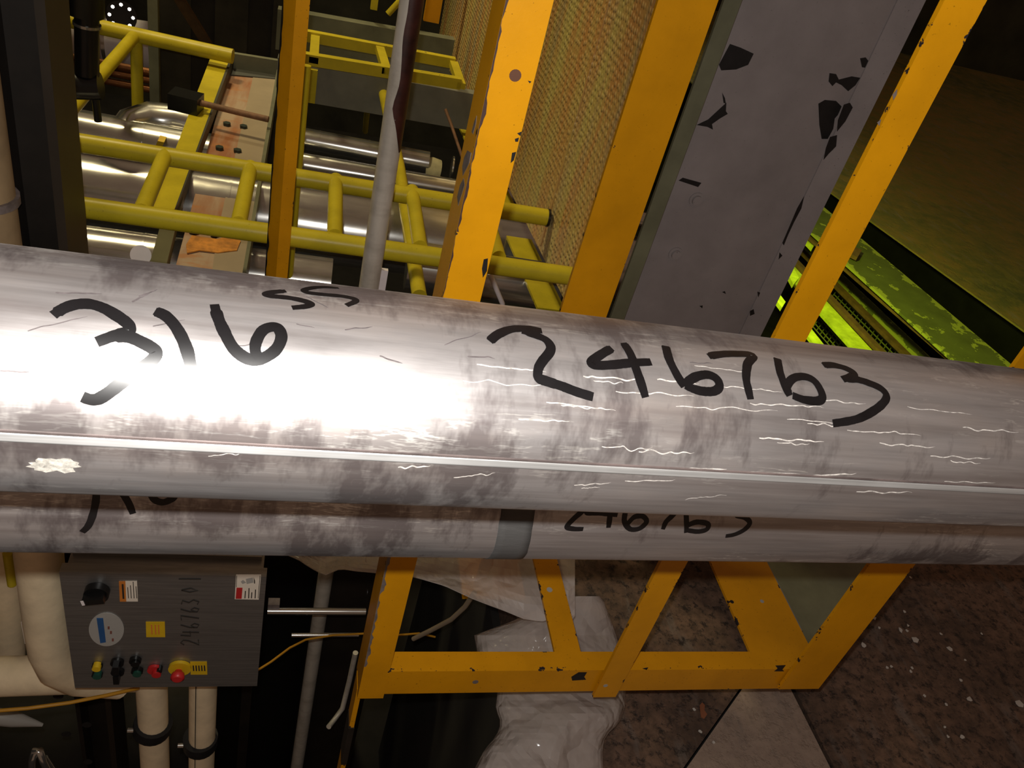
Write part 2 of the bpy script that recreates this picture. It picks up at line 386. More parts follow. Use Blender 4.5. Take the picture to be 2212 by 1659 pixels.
class Tube:
    """a long tube with its own frame: x along the tube, angle 0 towards the camera side"""
    def __init__(self, axis, label, x0, x1, seg=96):
        self.a = axis; self.e = (EYE - axis); self.e -= DIRV * self.e.dot(DIRV); self.e.normalize()
        self.g = DIRV.cross(self.e).normalized()
        self.M = Matrix(((DIRV.x, self.e.x, self.g.x, axis.x), (DIRV.y, self.e.y, self.g.y, axis.y), (DIRV.z, self.e.z, self.g.z, axis.z), (0, 0, 0, 1)))
        self.o = thing('stainless_tube', label, 'pipe', axis); self.o.matrix_world = self.M
        rows = []; ri = RT - 0.004
        for x, r in ((x0, ri), (x0, RT), (x1, RT), (x1, ri), (x0, ri)):
            rows.append([V((x, r * math.cos(2 * math.pi * j / seg), r * math.sin(2 * math.pi * j / seg))) for j in range(seg)])
        mb = MB()
        for i in range(4): mb.grid([rows[i], rows[i + 1]], True, True)
        self.put(mb, 'tube_wall', TUBE)
    def put(self, mb, name, mat, label=None):
        me = bpy.data.meshes.new(name); me.from_pydata(mb.v, [], mb.f); me.polygons.foreach_set('use_smooth', mb.sm)
        bm = bmesh.new(); bm.from_mesh(me); bmesh.ops.recalc_face_normals(bm, faces=bm.faces); bm.to_mesh(me); bm.free()
        me.materials.append(mat); o = bpy.data.objects.new(name, me); COL.objects.link(o); o.parent = self.o
        if label: o['label'] = label
        return o
    def hit(self, px, py):
        """pixel -> (x along, angle) on the surface of the tube"""
        d = (RIGHT * ((px - 1106) / F) + DOWN * ((py - 829.5) / F) + FWD).normalized()
        o = EYE - self.a; dp = d - DIRV * d.dot(DIRV); op = o - DIRV * o.dot(DIRV)
        A = dp.dot(dp); B = 2 * dp.dot(op); C = op.dot(op) - RT * RT; D = max(0, B * B - 4 * A * C)
        p = o + d * ((-B - math.sqrt(D)) / (2 * A))
        return p.dot(DIRV), math.atan2(p.dot(self.g), p.dot(self.e))
    def pt(self, x, a, lift=0.0):
        r = RT + lift; return V((x, r * math.cos(a), r * math.sin(a)))
    def band(self, name, mat, x0, x1, a0, a1, lift, n=6, m=40, label=None, skew=0):
        mb = MB(); top = []; 
        for i in range(m + 1):
            x = x0 + (x1 - x0) * i / m
            r = [self.pt(x, a0, -0.0005)] + [self.pt(x, a0 + (a1 - a0) * j / n, lift) for j in range(n + 1)] + [self.pt(x, a1, -0.0005)]
            top.append(r)
        mb.grid(top, False, True); return self.put(mb, name, mat, label)
    def stroke(self, pts, width, name='marker_stroke', lift=0.00015, taper=0.15, mb=None):
        """marker line through image points, laid on the surface with its real width"""
        uv = [V((x, a * RT, 0)) for x, a in (self.hit(*p) for p in pts)]
        sm = []
        for i in range(len(uv) - 1):               # Catmull-Rom
            p0 = uv[max(i - 1, 0)]; p1 = uv[i]; p2 = uv[i + 1]; p3 = uv[min(i + 2, len(uv) - 1)]
            for k in range(8):
                t = k / 8; sm.append(0.5 * ((2 * p1) + (p2 - p0) * t + (2 * p0 - 5 * p1 + 4 * p2 - p3) * t * t + (3 * p1 - p0 - 3 * p2 + p3) * t ** 3))
        sm.append(uv[-1]); n = len(sm)
        mb = MB() if mb is None else mb; rows = []
        for i, p in enumerate(sm):
            t = (sm[min(i + 1, n - 1)] - sm[max(i - 1, 0)]); t = t.normalized() if t.length > 1e-9 else V((1, 0, 0))
            q = V((-t.y, t.x, 0)); s = i / (n - 1)
            wob = 1 + 0.10 * noise.noise(p * 180) + 0.05 * noise.noise(p * 900)
            wd_ = width * wob * (1 if 0.04 < s else 0.8) * (1 - taper * max(0, (s - 0.8) / 0.2)) / 2
            row = []
            for k in (-1, -0.5, 0, 0.5, 1):
                c = p + q * wd_ * k; row.append(self.pt(c.x, c.y / RT, lift))
            rows.append(row)
        mb.grid(rows, False, True); return mb

T1 = Tube(ax1, 'stainless tube nearest the camera, numbered in large black marker across the middle', -1.6, 3.4)
T2 = Tube(ax2, 'stainless tube behind and below the nearest one, with a band of grey tape', -2.0, 4.0)
def z(ox, oy, s, pts): return [(ox + x / s, oy + y / s) for x, y in pts]
W = 0.0054
def digits(T, lst, wd):
    for name, lines in lst:
        mb = MB()
        for k, ln in enumerate(lines): T.stroke(ln, wd, lift=0.00015 + 0.00006 * k, mb=mb)
        T.put(mb, name, INK, None)
Z5 = lambda p: z(100, 560, 3.072, p); Z6 = lambda p: z(980, 640, 3.072, p); Z8 = lambda p: z(1550, 400, 3.341, p)
digits(T1, [
 ('marker_digit', [Z5([(45, 372), (120, 325), (200, 300), (290, 298), (380, 325), (460, 370), (525, 415), (553, 448), (545, 480), (490, 498), (430, 515), (335, 550)]),
                   Z5([(420, 518), (540, 515), (640, 555), (705, 592), (728, 622), (712, 660), (650, 710), (560, 772), (470, 842), (400, 895), (340, 928), (290, 930), (240, 912)])]),
 ('marker_digit', [Z5([(720, 345), (785, 372), (845, 430), (895, 510), (932, 600), (955, 690), (968, 752)])]),
 ('marker_digit', [Z5([(1115, 300), (1140, 390), (1185, 490), (1240, 588), (1310, 648), (1380, 670), (1450, 652), (1525, 598), (1560, 520), (1540, 462), (1495, 450), (1435, 475), (1392, 550), (1388, 615), (1415, 652)])]),
 ('marker_digit', [Z6([(238, 300), (290, 256), (370, 222), (450, 214), (520, 220), (585, 230)]),
                   Z6([(450, 232), (540, 258), (610, 290), (642, 332), (636, 372), (590, 430), (562, 480), (562, 540), (620, 565), (720, 598), (820, 636), (925, 668)])]),
 ('marker_digit', [Z6([(1050, 345), (980, 385), (912, 437), (945, 458), (1050, 455), (1180, 442), (1310, 436)]), Z6([(1125, 310), (1170, 380), (1205, 470), (1240, 570), (1272, 672)])]),
 ('marker_digit', [Z6([(1405, 330), (1430, 420), (1480, 520), (1530, 600)]), Z6([(1530, 598), (1560, 562), (1620, 530), (1690, 522), (1745, 550), (1762, 600), (1725, 630), (1650, 630), (1580, 612), (1535, 590)])]),
 ('marker_digit', [Z6([(1690, 400), (1750, 388), (1850, 382), (1985, 392), (1950, 450), (1940, 540), (1955, 620), (1970, 685)])]),
 ('marker_digit', [Z8([(430, 1250), (450, 1350), (490, 1460), (520, 1520)]), Z8([(520, 1512), (500, 1452), (545, 1395), (620, 1382), (690, 1408), (738, 1472), (755, 1535), (715, 1558), (620, 1548), (540, 1518)])]),
 ('marker_digit', [Z8([(760, 1300), (840, 1300), (930, 1325), (985, 1360), (960, 1385), (900, 1402)]),
                   Z8([(905, 1400), (1000, 1402), (1100, 1432), (1180, 1470), (1218, 1520), (1195, 1572), (1120, 1632), (1000, 1690), (830, 1720)])]),
], W)
digits(T1, [
 ('marker_letter', [Z5([(1590, 212), (1500, 220), (1455, 233), (1490, 245), (1600, 256), (1700, 275), (1758, 298), (1720, 314), (1630, 323)])]),
 ('marker_letter', [Z5([(1940, 192), (1850, 186), (1760, 192), (1712, 207), (1740, 223), (1850, 236), (1960, 246), (2040, 263), (2050, 282), (1990, 308)])]),
], 0.0036)
K7 = lambda p: z(0, 900, 2.765, p); K8 = lambda p: z(900, 950, 2.765, p)
digits(T2, [
 ('marker_digit', [K7([(470, 330), (540, 345), (570, 400), (575, 455), (570, 520), (550, 600), (525, 655), (490, 690)])]),
 ('marker_digit', [K7([(690, 380), (735, 460), (770, 520), (795, 580)])]),
 ('marker_digit', [K7([(880, 390), (905, 470), (930, 500), (970, 512), (1010, 500), (1040, 475), (1020, 440)])]),
 ('marker_digit', [K8([(905, 380), (960, 375), (1000, 400), (985, 430), (940, 470), (898, 518), (935, 532), (995, 533)])]),
 ('marker_digit', [K8([(1040, 390), (1015, 433), (1100, 437), (1200, 448)]), K8([(1158, 400), (1155, 445), (1145, 525)])]),
 ('marker_digit', [K8([(1255, 390), (1245, 440), (1242, 490), (1275, 533), (1330, 530), (1373, 490), (1350, 457), (1300, 462), (1262, 500)])]),
 ('marker_digit', [K8([(1440, 405), (1550, 410), (1530, 450), (1490, 490), (1470, 535)])]),
 ('marker_digit', [K8([(1605, 400), (1610, 450), (1610, 555)]), K8([(1612, 515), (1670, 492), (1738, 502), (1732, 535), (1680, 548), (1615, 540)])]),
 ('marker_digit', [K8([(1870, 410), (1940, 425), (1910, 450), (1960, 465), (1990, 495), (1960, 535), (1900, 565), (1845, 575)])]),
], 0.0046)
# ground longitudinal weld and its dark toe line on the near tube
h0 = T1.hit(1000, 1000)[1]; 
aw0 = T1.hit(1100, 995)[1]; aw1 = T1.hit(1100, 1010)[1]
T1.band('weld_seam', WELD, -1.6, 3.4, aw0, aw1, 0.0004, label='bright ground weld line along the tube')
T1.band('weld_toe', plain('dark_weld_toe', (0.10, 0.075, 0.07, 1), 0.6, 0.2, 0.5, 30), -1.6, 3.4, T1.hit(1100, 989)[1], aw0, 0.00008, 2)
# dry white scuff lines and dark pencil-thin scratches on the near tube
SCUF = plain('white_scuff', (0.40, 0.37, 0.34, 1), 0.7, 0, 0.5, 300); SCR = plain('dark_scratch', (0.10, 0.085, 0.085, 1), 0.5, 0.3, 0.3, 200)
def wavy(x, y, ln, sl, amp, n=14):
    ph = RND.uniform(0, 90); return [(x + ln * i / n, y + sl * ln * i / n + amp * (noise.noise(V((ph + i * 0.33, 0, 0))) + 0.3 * noise.noise(V((ph + i * 1.1, 5, 0))))) for i in range(n + 1)]
spots = [(1000, 822, 190, .07, 8), (1030, 788, 150, .10, 5), (1180, 868, 150, .12, 7), (1260, 812, 130, .08, 6), (1330, 846, 170, .05, 6), (1420, 820, 90, .1, 4), (1460, 878, 220, .04, 9),
         (1560, 834, 130, .1, 5), (1620, 872, 160, .05, 8), (1700, 905, 150, .08, 7), (1760, 862, 110, .1, 5), (1640, 946, 140, .06, 6), (1830, 930, 160, .06, 8), (1900, 958, 120, .07, 6), (2010, 985, 130, .05, 6),
         (1300, 965, 110, .05, 10), (1380, 975, 120, .03, 10), (1480, 1012, 90, .02, 3), (1560, 1018, 170, .03, 4), (1730, 1030, 120, -.06, 4), (1350, 1040, 110, -.03, 5), (1240, 1048, 80, -.06, 4), (1480, 1078, 90, -.1, 4),
         (450, 985, 90, -.1, 5), (860, 1010, 70, -.05, 4), (980, 1032, 90, -.12, 5), (1850, 1062, 120, .02, 4), (2040, 1040, 110, .03, 3), (1960, 880, 140, .11, 4), (2080, 925, 120, .08, 5), (1120, 905, 110, .05, 4), (1500, 790, 120, .12, 3)]
for x, y, ln, sl, am in spots:
    T1.put(T1.stroke(wavy(x, y, ln, sl, am), RND.uniform(0.0004, 0.0009), lift=0.00007, taper=0.9), 'scuff_line', SCUF)
    if RND.random() < 0.25: T1.put(T1.stroke(wavy(x + RND.uniform(10, 60), y + RND.uniform(6, 14), ln * .5, sl, am * .7), 0.0005, lift=0.00007, taper=0.9), 'scuff_line', SCUF)
for x, y, ln, sl, am in ((285, 652, 45, -.5, 2), (300, 640, 40, -.35, 2), (60, 715, 130, -.25, 3), (330, 705, 70, -.2, 2), (660, 640, 50, .5, 2), (745, 712, 60, -.1, 3), (640, 700, 40, .2, 2), (505, 748, 60, -.1, 3), (960, 745, 80, -.35, 3), (1010, 770, 60, .05, 4), (1490, 783, 50, .05, 3), (0, 800, 70, .08, 2), (120, 632, 100, .03, 2), (820, 770, 50, .3, 3)):
    T1.put(T1.stroke(wavy(x, y, ln, sl, am, 8), RND.uniform(0.0005, 0.0010), lift=0.00006, taper=0.9), 'scratch', SCR)
# dried splash of pale mud on the near tube
hx, ha = T1.hit(118, 1005); mb = MB(); ring = []
for j in range(26):
    t = 2 * math.pi * j / 26; r = 1 + 0.5 * noise.noise(V((math.cos(t) * 3.4, math.sin(t) * 3.4, 3.1)))
    ring.append((hx + 0.0095 * r * math.cos(t), ha + 0.0050 / RT * r * math.sin(t)))
mb.add([T1.pt(hx, ha, 0.0003)] + [T1.pt(x, a, 0.0003) for x, a in ring], [(0, 1 + j, 1 + (j + 1) % 26) for j in range(26)])
T1.put(mb, 'dried_splash', plain('dry_mud_splash', (0.36, 0.34, 0.3, 1), 0.8, 0, 0.5, 400))
# grey tape wound round the lower tube
mb = MB(); rows = []; L0 = T2.hit(1077, 1134); L1 = T2.hit(1055, 1205); R0 = T2.hit(1150, 1134); R1 = T2.hit(1131, 1205)
for j in range(65):
    a = L0[1] - 1.6 + 2 * math.pi * j / 64
    s = max(0, min(1, (a - L0[1]) / (L1[1] - L0[1])))
    xa = L0[0] + (L1[0] - L0[0]) * s + 0.0006 * noise.noise(V((a * 9, 0, 0))); xb = R0[0] + (R1[0] - R0[0]) * s + 0.0006 * noise.noise(V((a * 9, 5, 0)))
    rows.append([T2.pt(xa, a, -0.0004)] + [T2.pt(xa + (xb - xa) * k / 4, a, 0.0005) for k in range(5)] + [T2.pt(xb, a, -0.0004)])
mb.grid(rows, False, True); T2.put(mb, 'tape_band', TAPE, 'band of grey tape')

# ================================================================== YELLOW ANGLE-IRON FRAME just behind the tubes
FY = 0.75
px2a = X_((1094, 0), (955, 641), Y=FY); px2b = X_((1200.5, 0), (1034, 651), Y=FY)
px5a = X_((2032, 0), (1661, 726), Y=FY); px5b = X_((2123, 0), (1727, 735), Y=FY)
px6a = X_((1858, 1225), (1683, 1480), Y=FY); px6b = X_((1955, 1225), (1770, 1478), Y=FY)
fr = thing('angle_iron_rack', 'yellow angle-iron rack of posts and rails directly behind the tubes', 'rack', (px5a, FY, 0.0))
def post(name, x0, x1, y, z0, z1, side, t=0.006, leg=0.05, par=fr, mat=YEL, zside=None):
    mb = MB().box((x0, y, z0), (0, 0, z1 - z0), (x1 - x0, 0, 0), (0, t, 0), 30)
    xs = x0 if side < 0 else x1 - t
    mb.box((xs, y + t, z0 if zside is None else zside), (0, 0, z1 - (z0 if zside is None else zside)), (0, leg, 0), (t, 0, 0), 30)
    return mb.build(name, mat, par)
zf = P(1300, 1497, Y=FY).z
post('post', px2a, px2b, FY, P(850, 1508, Y=FY).z, TOPZ, -1, leg=0.052)
post('post', px5a, px5b, FY - 0.008, zf, TOPZ, 1)
post('post', px6a, px6b, FY - 0.008, P(1720, 1480, Y=FY).z, TOPZ, 1)
zl1, zl2 = P(770, 1562, Y=FY + .02).z, P(755, 1640, Y=FY + .02).z
MB().box((px2a - 0.001, FY + 0.012, zl1), (0, 0, 0.29 - zl1), (0, 0.034, 0), (0.008, 0, 0), 6).build('leg', YEL, fr)
MB().box((px2a - 0.002, FY + 0.010, zl2), (0, 0, zl1 - zl2), (0, 0.036, 0), (0.010, 0, 0), 2).build('leg_dark_length', DARK, fr)  # dark middle length of the leg
MB().box((px2a - 0.001, FY + 0.012, PIT), (0, 0, zl2 - PIT), (0, 0.034, 0), (0.008, 0, 0), 6).build('leg', YEL, fr)
zr0, zr1 = P(840, 1500, Y=FY).z, P(840, 1452, Y=FY).z
mb = MB().box((px2b, FY + 0.001, zr0), (px6b - px2b - 0.01, 0, 0), (0, 0, zr1 - zr0), (0, 0.006, 0), 24)
mb.box((px2b, FY + 0.007, zr1 - 0.006), (px6b - px2b - 0.01, 0, 0), (0, 0.03, 0), (0, 0, 0.006), 24).build('bottom_rail', YEL, fr)
MB().box((0.475, FY + 0.037, zr1 - 0.006), (0, 0.33, 0), (0.047, 0, 0), (0, 0, 0.006), 10).build('cross_member', YEL, fr)
MB().box((0.848, FY + 0.037, zr1 - 0.006), (0, 0.52, 0), (0.130, 0, 0), (0, 0, 0.006), 10).build('cross_plate', YEL, fr)
# scraped corner of the nearest post
def scrape(zlo, zhi, wmax, mat, seed, n=60):
    pts = [V((px2a, FY, zlo + (zhi - zlo) * i / n)) for i in range(n + 1)]
    out = [V((px2a + wmax * max(0.08, 0.45 + 0.9 * noise.noise(V((seed, 0, p.z * 38))) + 0.4 * noise.noise(V((seed, 3, p.z * 120)))), FY, p.z)) for p in pts]
    mb = MB(); mb.grid([[a_ + V((0, -.0004, 0)), b_ + V((0, -.0004, 0))] for a_, b_ in zip(pts, out)], False, False); return mb.build('scraped_edge', mat, fr)
BRN = plain('bare_brown_edge', (0.05, 0.022, 0.016, 1), 0.6, 0, 0.4, 60)
scrape(P(985, 500, Y=FY).z, 1.42, 0.0042, BRN, 1.0); scrape(P(955, 641, Y=FY).z - .03, P(985, 500, Y=FY).z, 0.002, BRN, 9.0)
scrape(P(775, 1440, Y=FY).z, P(830, 1195, Y=FY).z, 0.007, CHIPG, 4.0)
# bolt holes and bare patches
HOLE = plain('rusty_hole', (0.12, 0.045, 0.02, 1), 0.7)
def dot(c, ax, r, mat, par, name='bolt_hole'):
    return MB().cyl(V(c) - V(ax) * 0.0006, ax, r, 0.001, 16).build(name, mat, par)
dot(P(1113, 163, Y=FY), (0, -1, 0), 0.0056, HOLE, fr)
dot(P(1027, 1473, Y=FY + .001), (0, -1, 0), 0.005, CHIPG, fr)
dot(P(1308, 1481, Y=FY - .008), (0, -1, 0), 0.004, STGREY, fr)
for p, m_ in (((791, 1209), STICK), ((793, 1279), PCHIP)): dot(P(*p, X=px2a), (-1, 0, 0), 0.0045, m_, fr)
dot(P(1187, 1274, Z=zr1), (0, 0, 1), 0.0055, STGREY, fr)
for p, m_ in (((1581, 1300), PCHIP), ((1646, 1299), STGREY)): dot(P(*p, Z=zr1), (0, 0, 1), 0.004, m_, fr)
def patch(pts, par, mat, off, name='bare_patch', n=V((0, -1, 0)), amp=0.3, **pl):
    ps = [P(*p, **pl) + n * off for p in pts]
    return MB().prism([p - n * (off + 0.0004) for p in ps], n * (off + 0.0004)).build(name, mat, par)
def chips(pts_list, par, mat=PCHIP, n=V((0, -1, 0)), **pl):
    for pts in pts_list: patch(pts, par, mat, 0.0003, n=n, **pl)
# scraped left edge and chips of the nearest post
chips([[(1010, 325), (1018, 330), (1014, 352), (1004, 372), (1000, 380), (999, 360), (1003, 340)],
       [(1002, 385), (1004, 400), (996, 425), (990, 445), (988, 425), (994, 400)],
       [(1019, 285), (1025, 262), (1030, 250), (1028, 268), (1022, 290)]], fr, CHIPG, n=V((-1, 0, 0)), X=px2a)
chips([[(1045, 560), (1054, 558), (1052, 585), (1043, 600), (1041, 580)], [(1117, 288), (1127, 284), (1124, 294)], [(1112, 300), (1121, 297), (1119, 306), (1113, 306)],
       [(1106, 330), (1115, 328), (1110, 346), (1103, 352)], [(1140, 174), (1148, 176), (1144, 180)]], fr, Y=FY)
chips([[(1234, 1462), (1250, 1452), (1268, 1452), (1262, 1462), (1266, 1468), (1236, 1470)]], fr, Y=FY + .001)
chips([[(1675, 1438), (1697, 1437), (1690, 1446), (1694, 1450), (1672, 1450), (1680, 1444)], [(1388, 1444), (1400, 1442), (1397, 1447)]], fr, Y=FY + .001)
chips([[(1928, 205), (1938, 193), (1937, 204), (1930, 216)], [(1895, 265), (1903, 258), (1899, 272)]], fr, CHIPG, Y=FY - .008)

# grey channel tray carried by the frame
tr = thing('steel_tray', 'grey steel channel lying on the frame beside the wide yellow plate', 'channel', (1.08, 1.05, 0.2))
tB, tC = P(1748, 1412, Z=0.255), P(1915, 1200, Z=0.255)
MB().prism([(0.982, 0.83, 0.255), tB, tC, (tC.x, 1.37, 0.255), (0.982, 1.37, 0.255)], (0, 0, 0.006)).build('web', OLIVE, tr)
MB().box((0.982, FY + 0.09, 0.261), (0, 0.53, 0), (0, 0, 0.085), (0.006, 0, 0), 4).build('flange', plain('tray_flange_grey', (0.2, 0.19, 0.17, 1), 0.5), tr)
MB().box((tC.x - .006, tC.y, 0.261), (0, 1.37 - tC.y, 0), (0, 0, 0.085), (0.006, 0, 0), 4).build('flange', OLIVE, tr)

# ================================================================== posts, column and conduit further back
Y3 = 1.2
x3a = X_((1426, 0), (1210, 666), Y=Y3); x3b = X_((1554, 0), (1310, 680), Y=Y3)
p3 = thing('yellow_post', 'broad yellow angle post standing between the pimpled plate and the grey column', 'post', (x3a, Y3, 0))
post('angle', x3a, x3b, Y3, 0, 2.6, 1, 0.008, 0.09, p3)
MB().box((x3a - 0.03, Y3 - 0.03, 0), (x3b - x3a + 0.06, 0, 0), (0, 0.16, 0), (0, 0, 0.012)).build('base_plate', YEL, p3)

Y4 = 1.52
xa, xb = X_((1566, 0), (1376, 510), Y=Y4 - .04), X_((1601, 0), (1412, 510), Y=Y4 - .04)
xc, xd = X_((1936, 0), (1697, 510), Y=Y4), X_((1987, 0), (1637, 723), Y=Y4)
gc = thing('grey_column', 'dark grey steel channel column with peeling black patches beside the broad yellow post', 'column', ((xa + xd) / 2, Y4, 0))
MB().box((xb, Y4, 0), (0, 0, 2.8), (xc - xb, 0, 0), (0, 0.012, 0), 20).build('web', GREY, gc)
mb = MB().box((xa, Y4 - 0.045, 0), (0, 0, 2.8), (xb - xa, 0, 0), (0, 0.008, 0), 20)
mb.box((xb - 0.008, Y4 - 0.037, 0), (0, 0, 2.8), (0.008, 0, 0), (0, 0.04, 0), 4).build('flange', OLIVE, gc)
MB().box((xc, Y4 - 0.003, 0), (0, 0, 2.8), (xd - xc, -0.012, 0), (0, 0.012, 0), 20).build('flange', GREY, gc)
MB().box((xa - .02, Y4 - .1, 0), (xd - xa + .04, 0, 0), (0, 0.3, 0), (0, 0, 0.015)).build('base_plate', GREY, gc)
for x, y in ((1504, 431), (1459, 548)):
    c = P(x, y, Y=Y4); bo = MB().cyl(c, (0, -1, 0), 0.0105, 0.009, 16).build('bolt_head', GREY, gc)
    MB().cyl(c, (0, -1, 0), 0.016, 0.003, 18).build('washer', GREY, gc)
chips([[(1577, 95), (1600, 103), (1628, 116), (1616, 140), (1590, 150), (1558, 152), (1553, 140)],
       [(1505, 270), (1530, 258), (1558, 232), (1569, 222), (1568, 240), (1572, 246), (1555, 256), (1538, 268), (1540, 280), (1528, 274)],
       [(1560, 200), (1566, 212), (1568, 224), (1563, 222)], [(1792, 158), (1806, 160), (1812, 172), (1840, 165), (1858, 168), (1848, 184), (1832, 197), (1818, 184), (1806, 178), (1798, 186), (1790, 176)],
       [(1768, 224), (1782, 216), (1806, 218), (1818, 230), (1810, 248), (1803, 256), (1800, 278), (1788, 300), (1775, 300), (1770, 270)],
       [(1858, 126), (1870, 124), (1876, 132), (1886, 122), (1890, 138), (1878, 148), (1862, 145)], [(1515, 395), (1508, 404), (1466, 390), (1475, 384)],
       [(1511, 661), (1518, 660), (1517, 666)], [(1560, 631), (1566, 629), (1568, 635)]], gc, Y=Y4 - .0006)
chips([[(1823, 226), (1836, 222), (1842, 232), (1826, 262), (1808, 284), (1810, 260)], [(1793, 296), (1808, 292), (1806, 316), (1790, 332), (1779, 345), (1784, 320)],
       [(1737, 424), (1731, 450), (1715, 480), (1702, 508), (1693, 530), (1690, 525), (1705, 490), (1722, 450)], [(1684, 545), (1690, 552), (1682, 560)],
       [(1620, 672), (1628, 668), (1630, 678), (1620, 682)], [(1636, 630), (1642, 632), (1638, 642)]], gc, Y=Y4 - .0165)

Y1 = 1.5
x1a, x1b = X_((607, 0), (573, 594), Y=Y1), X_((668.5, 0), (622, 598), Y=Y1)
p1 = thing('yellow_post', 'narrow orange-yellow angle post in front of the rust-pink beam', 'post', (x1a, Y1, PIT))
xm = x1a + (x1b - x1a) * 0.5; zb = P(545, 1385, Y=Y1).z
mb = MB().box((x1a, Y1 + 0.03, zb), (0, 0, 2.5 - zb), (xm - x1a, -0.03, 0), (0.002, 0.006, 0), 30)
mb.box((xm, Y1, zb), (0, 0, 2.5 - zb), (x1b - xm, 0.006, 0), (0, 0.006, 0), 30).build('angle', YEL, p1)
MB().box((xm - .012, Y1 + .012, PIT), (0, 0, zb - PIT), (0.03, 0, 0), (0, 0.02, 0), 2).build('dark_lower_leg', DARK, p1)  # lower length of the post, coloured dark in place of the pit's shade
dot(P(608, 458, Y=Y1 + .004), (0, -1, 0), 0.0045, PCHIP, p1)
mb = MB(); rr = []
for i in range(90):
    zz = 0.45 + 0.8 * i / 89; wq = max(0.0006, 0.0028 + 0.005 * noise.noise(V((2, 0, zz * 30))))
    rr.append([V((x1a - .0006, Y1 + 0.0294, zz)), V((x1a - .0006 + wq, Y1 + 0.0294 - wq * 0.03 / (xm - x1a), zz))])
mb.grid(rr, False, False).build('scraped_edge', PCHIP, p1)
cx = (X_((862, 0), (908, 0), Y=Y1) + 0.153) / 2
cd = thing('steel_conduit', 'grey vertical steel pipe streaked with dark rust, running past the tubes to the pit', 'pipe', (cx, Y1, PIT))
MB().tube([(cx, Y1, PIT), (cx, Y1, 2.6)], 0.0205, 24).build('pipe', CONDUIT, cd)
RUSTP = plain('dark_red_rust', (0.045, 0.012, 0.008, 1), 0.45, 0.1, 0.6, 24)
mb = MB(); rows = []
for i in range(41):
    t = i / 40; zz = P(845, 322, Y=Y1).z + (1.45 - P(845, 322, Y=Y1).z) * t; r = []
    wid = (0.3 + 0.7 * min(1, t * 7)) * (1 + .16 * noise.noise(V((0, 0, zz * 14))))
    for j in range(9):
        a = -0.1 - 1.75 * wid * j / 8 + 0.15 * noise.noise(V((3, 0, zz * 20)))
        r.append(V((cx + 0.0209 * math.cos(a), Y1 + 0.0209 * math.sin(a), zz)))
    rows.append(r)
mb.grid(rows).build('rust_stain', RUSTP, cd)

# ================================================================== lemon-yellow horizontal ladder frame
LZ = 0.65
ld = thing('ladder_frame', 'lemon-yellow ladder-like pipe frame lying flat across the pit', 'frame', (0.05, 1.74, LZ - 0.03))
def rod(a, b, r, name, mat, par, seg=16): return MB().tube([a, b], r, seg).build(name, mat, par)
rod((-1.2, 1.895, LZ), (0.592, 1.838, LZ), 0.021, 'rail', YEL2, ld)
rod((-1.2, 1.602, LZ), (0.595, 1.554, LZ), 0.021, 'rail', YEL2, ld)
for x in (-0.303, -0.12, 0.073, 0.254, 0.43): rod((x, 1.872, LZ + .004), (x, 1.59, LZ + .004), 0.0165, 'rung', YEL2, ld)
MB().cyl((0.592, 1.838, LZ), (1, -0.03, 0), 0.0225, 0.006).build('end_cap', BLACK, ld)
for x in (-0.72, ): rod((x, 1.88, LZ), (x, 1.6, LZ), 0.0165, 'rung', YEL2, ld)

# thin yellow post beside the orange post, and the long pipe below the ladder
o = MB().tube([P(642, 330, Y=2.05) * 1.0 + V((0, 0, -1.6)), P(655, 100, Y=2.05) + V((0, 0, 0.05))], 0.0095, 12); 
xx = X_((656, 150), (633, 560), Y=2.05)
tag(MB().tube([(xx, 2.05, -0.15), (xx, 2.05, P(656, 140, Y=2.05).z)], 0.0105, 12).build('thin_post', YEL2), 'thin lemon-yellow upright rod just right of the narrow orange post', 'post')
tag(MB().tube([P(826, 190, Z=0.46), P(862, 360, Z=0.46), P(906, 640, Z=0.46)], 0.0185, 16).build('yellow_pipe', YEL2), 'long lemon-yellow pipe slanting under the ladder frame right of the grey pipe', 'pipe')
tag(MB().tube([P(794, 232, Z=0.30), P(789, 284, Z=0.02)], 0.012, 12).build('short_post', YEL2), 'short lemon-yellow stub under the grey gusset beam', 'post')

# ================================================================== pimpled upright plate and its yellow lower edge
PX = 0.606
pl_pts = [(PX, 1.47, 2.8), (PX, 4.45, 2.8), (PX, 4.45, P(945, 110, X=PX).z), (PX, 3.37, P(1000, 200, X=PX).z), (PX, 2.28, P(1100, 405, X=PX).z), (PX, 1.47, 0.58)]
pl = thing('pimpled_plate', 'upright rusty olive steel plate with fine raised pips left of the broad yellow post', 'plate', (PX, 2.9, 0.3))
MB().prism(pl_pts, (0.008, 0, 0)).build('sheet', PLATE, pl)
seam = [(PX - .003, 1.86, 2.8), (PX - .003, 1.875, 2.8), (PX - .003, 1.875, 0.56), (PX - .003, 1.86, 0.56)]
MB().prism(seam, (0.004, 0, 0)).build('sheet_seam', PLATE, pl)
pa, pb = P(985, 215, Z=0.34), P(1192, 668, Z=0.40); dd = pb - pa
wv = V((0.08, 0.0, 0))
eb = thing('edge_beam', 'lemon-yellow flat beam along the foot of the pimpled plate', 'beam', pa)
MB().box(pa - wv * .5, dd, wv, (0, 0, -0.008), 10).build('top_flange', YEL2, eb)
MB().box(pa + wv * .35, dd, (0.006, 0, 0), (0, 0, -0.06), 4).build('web', YEL2, eb)

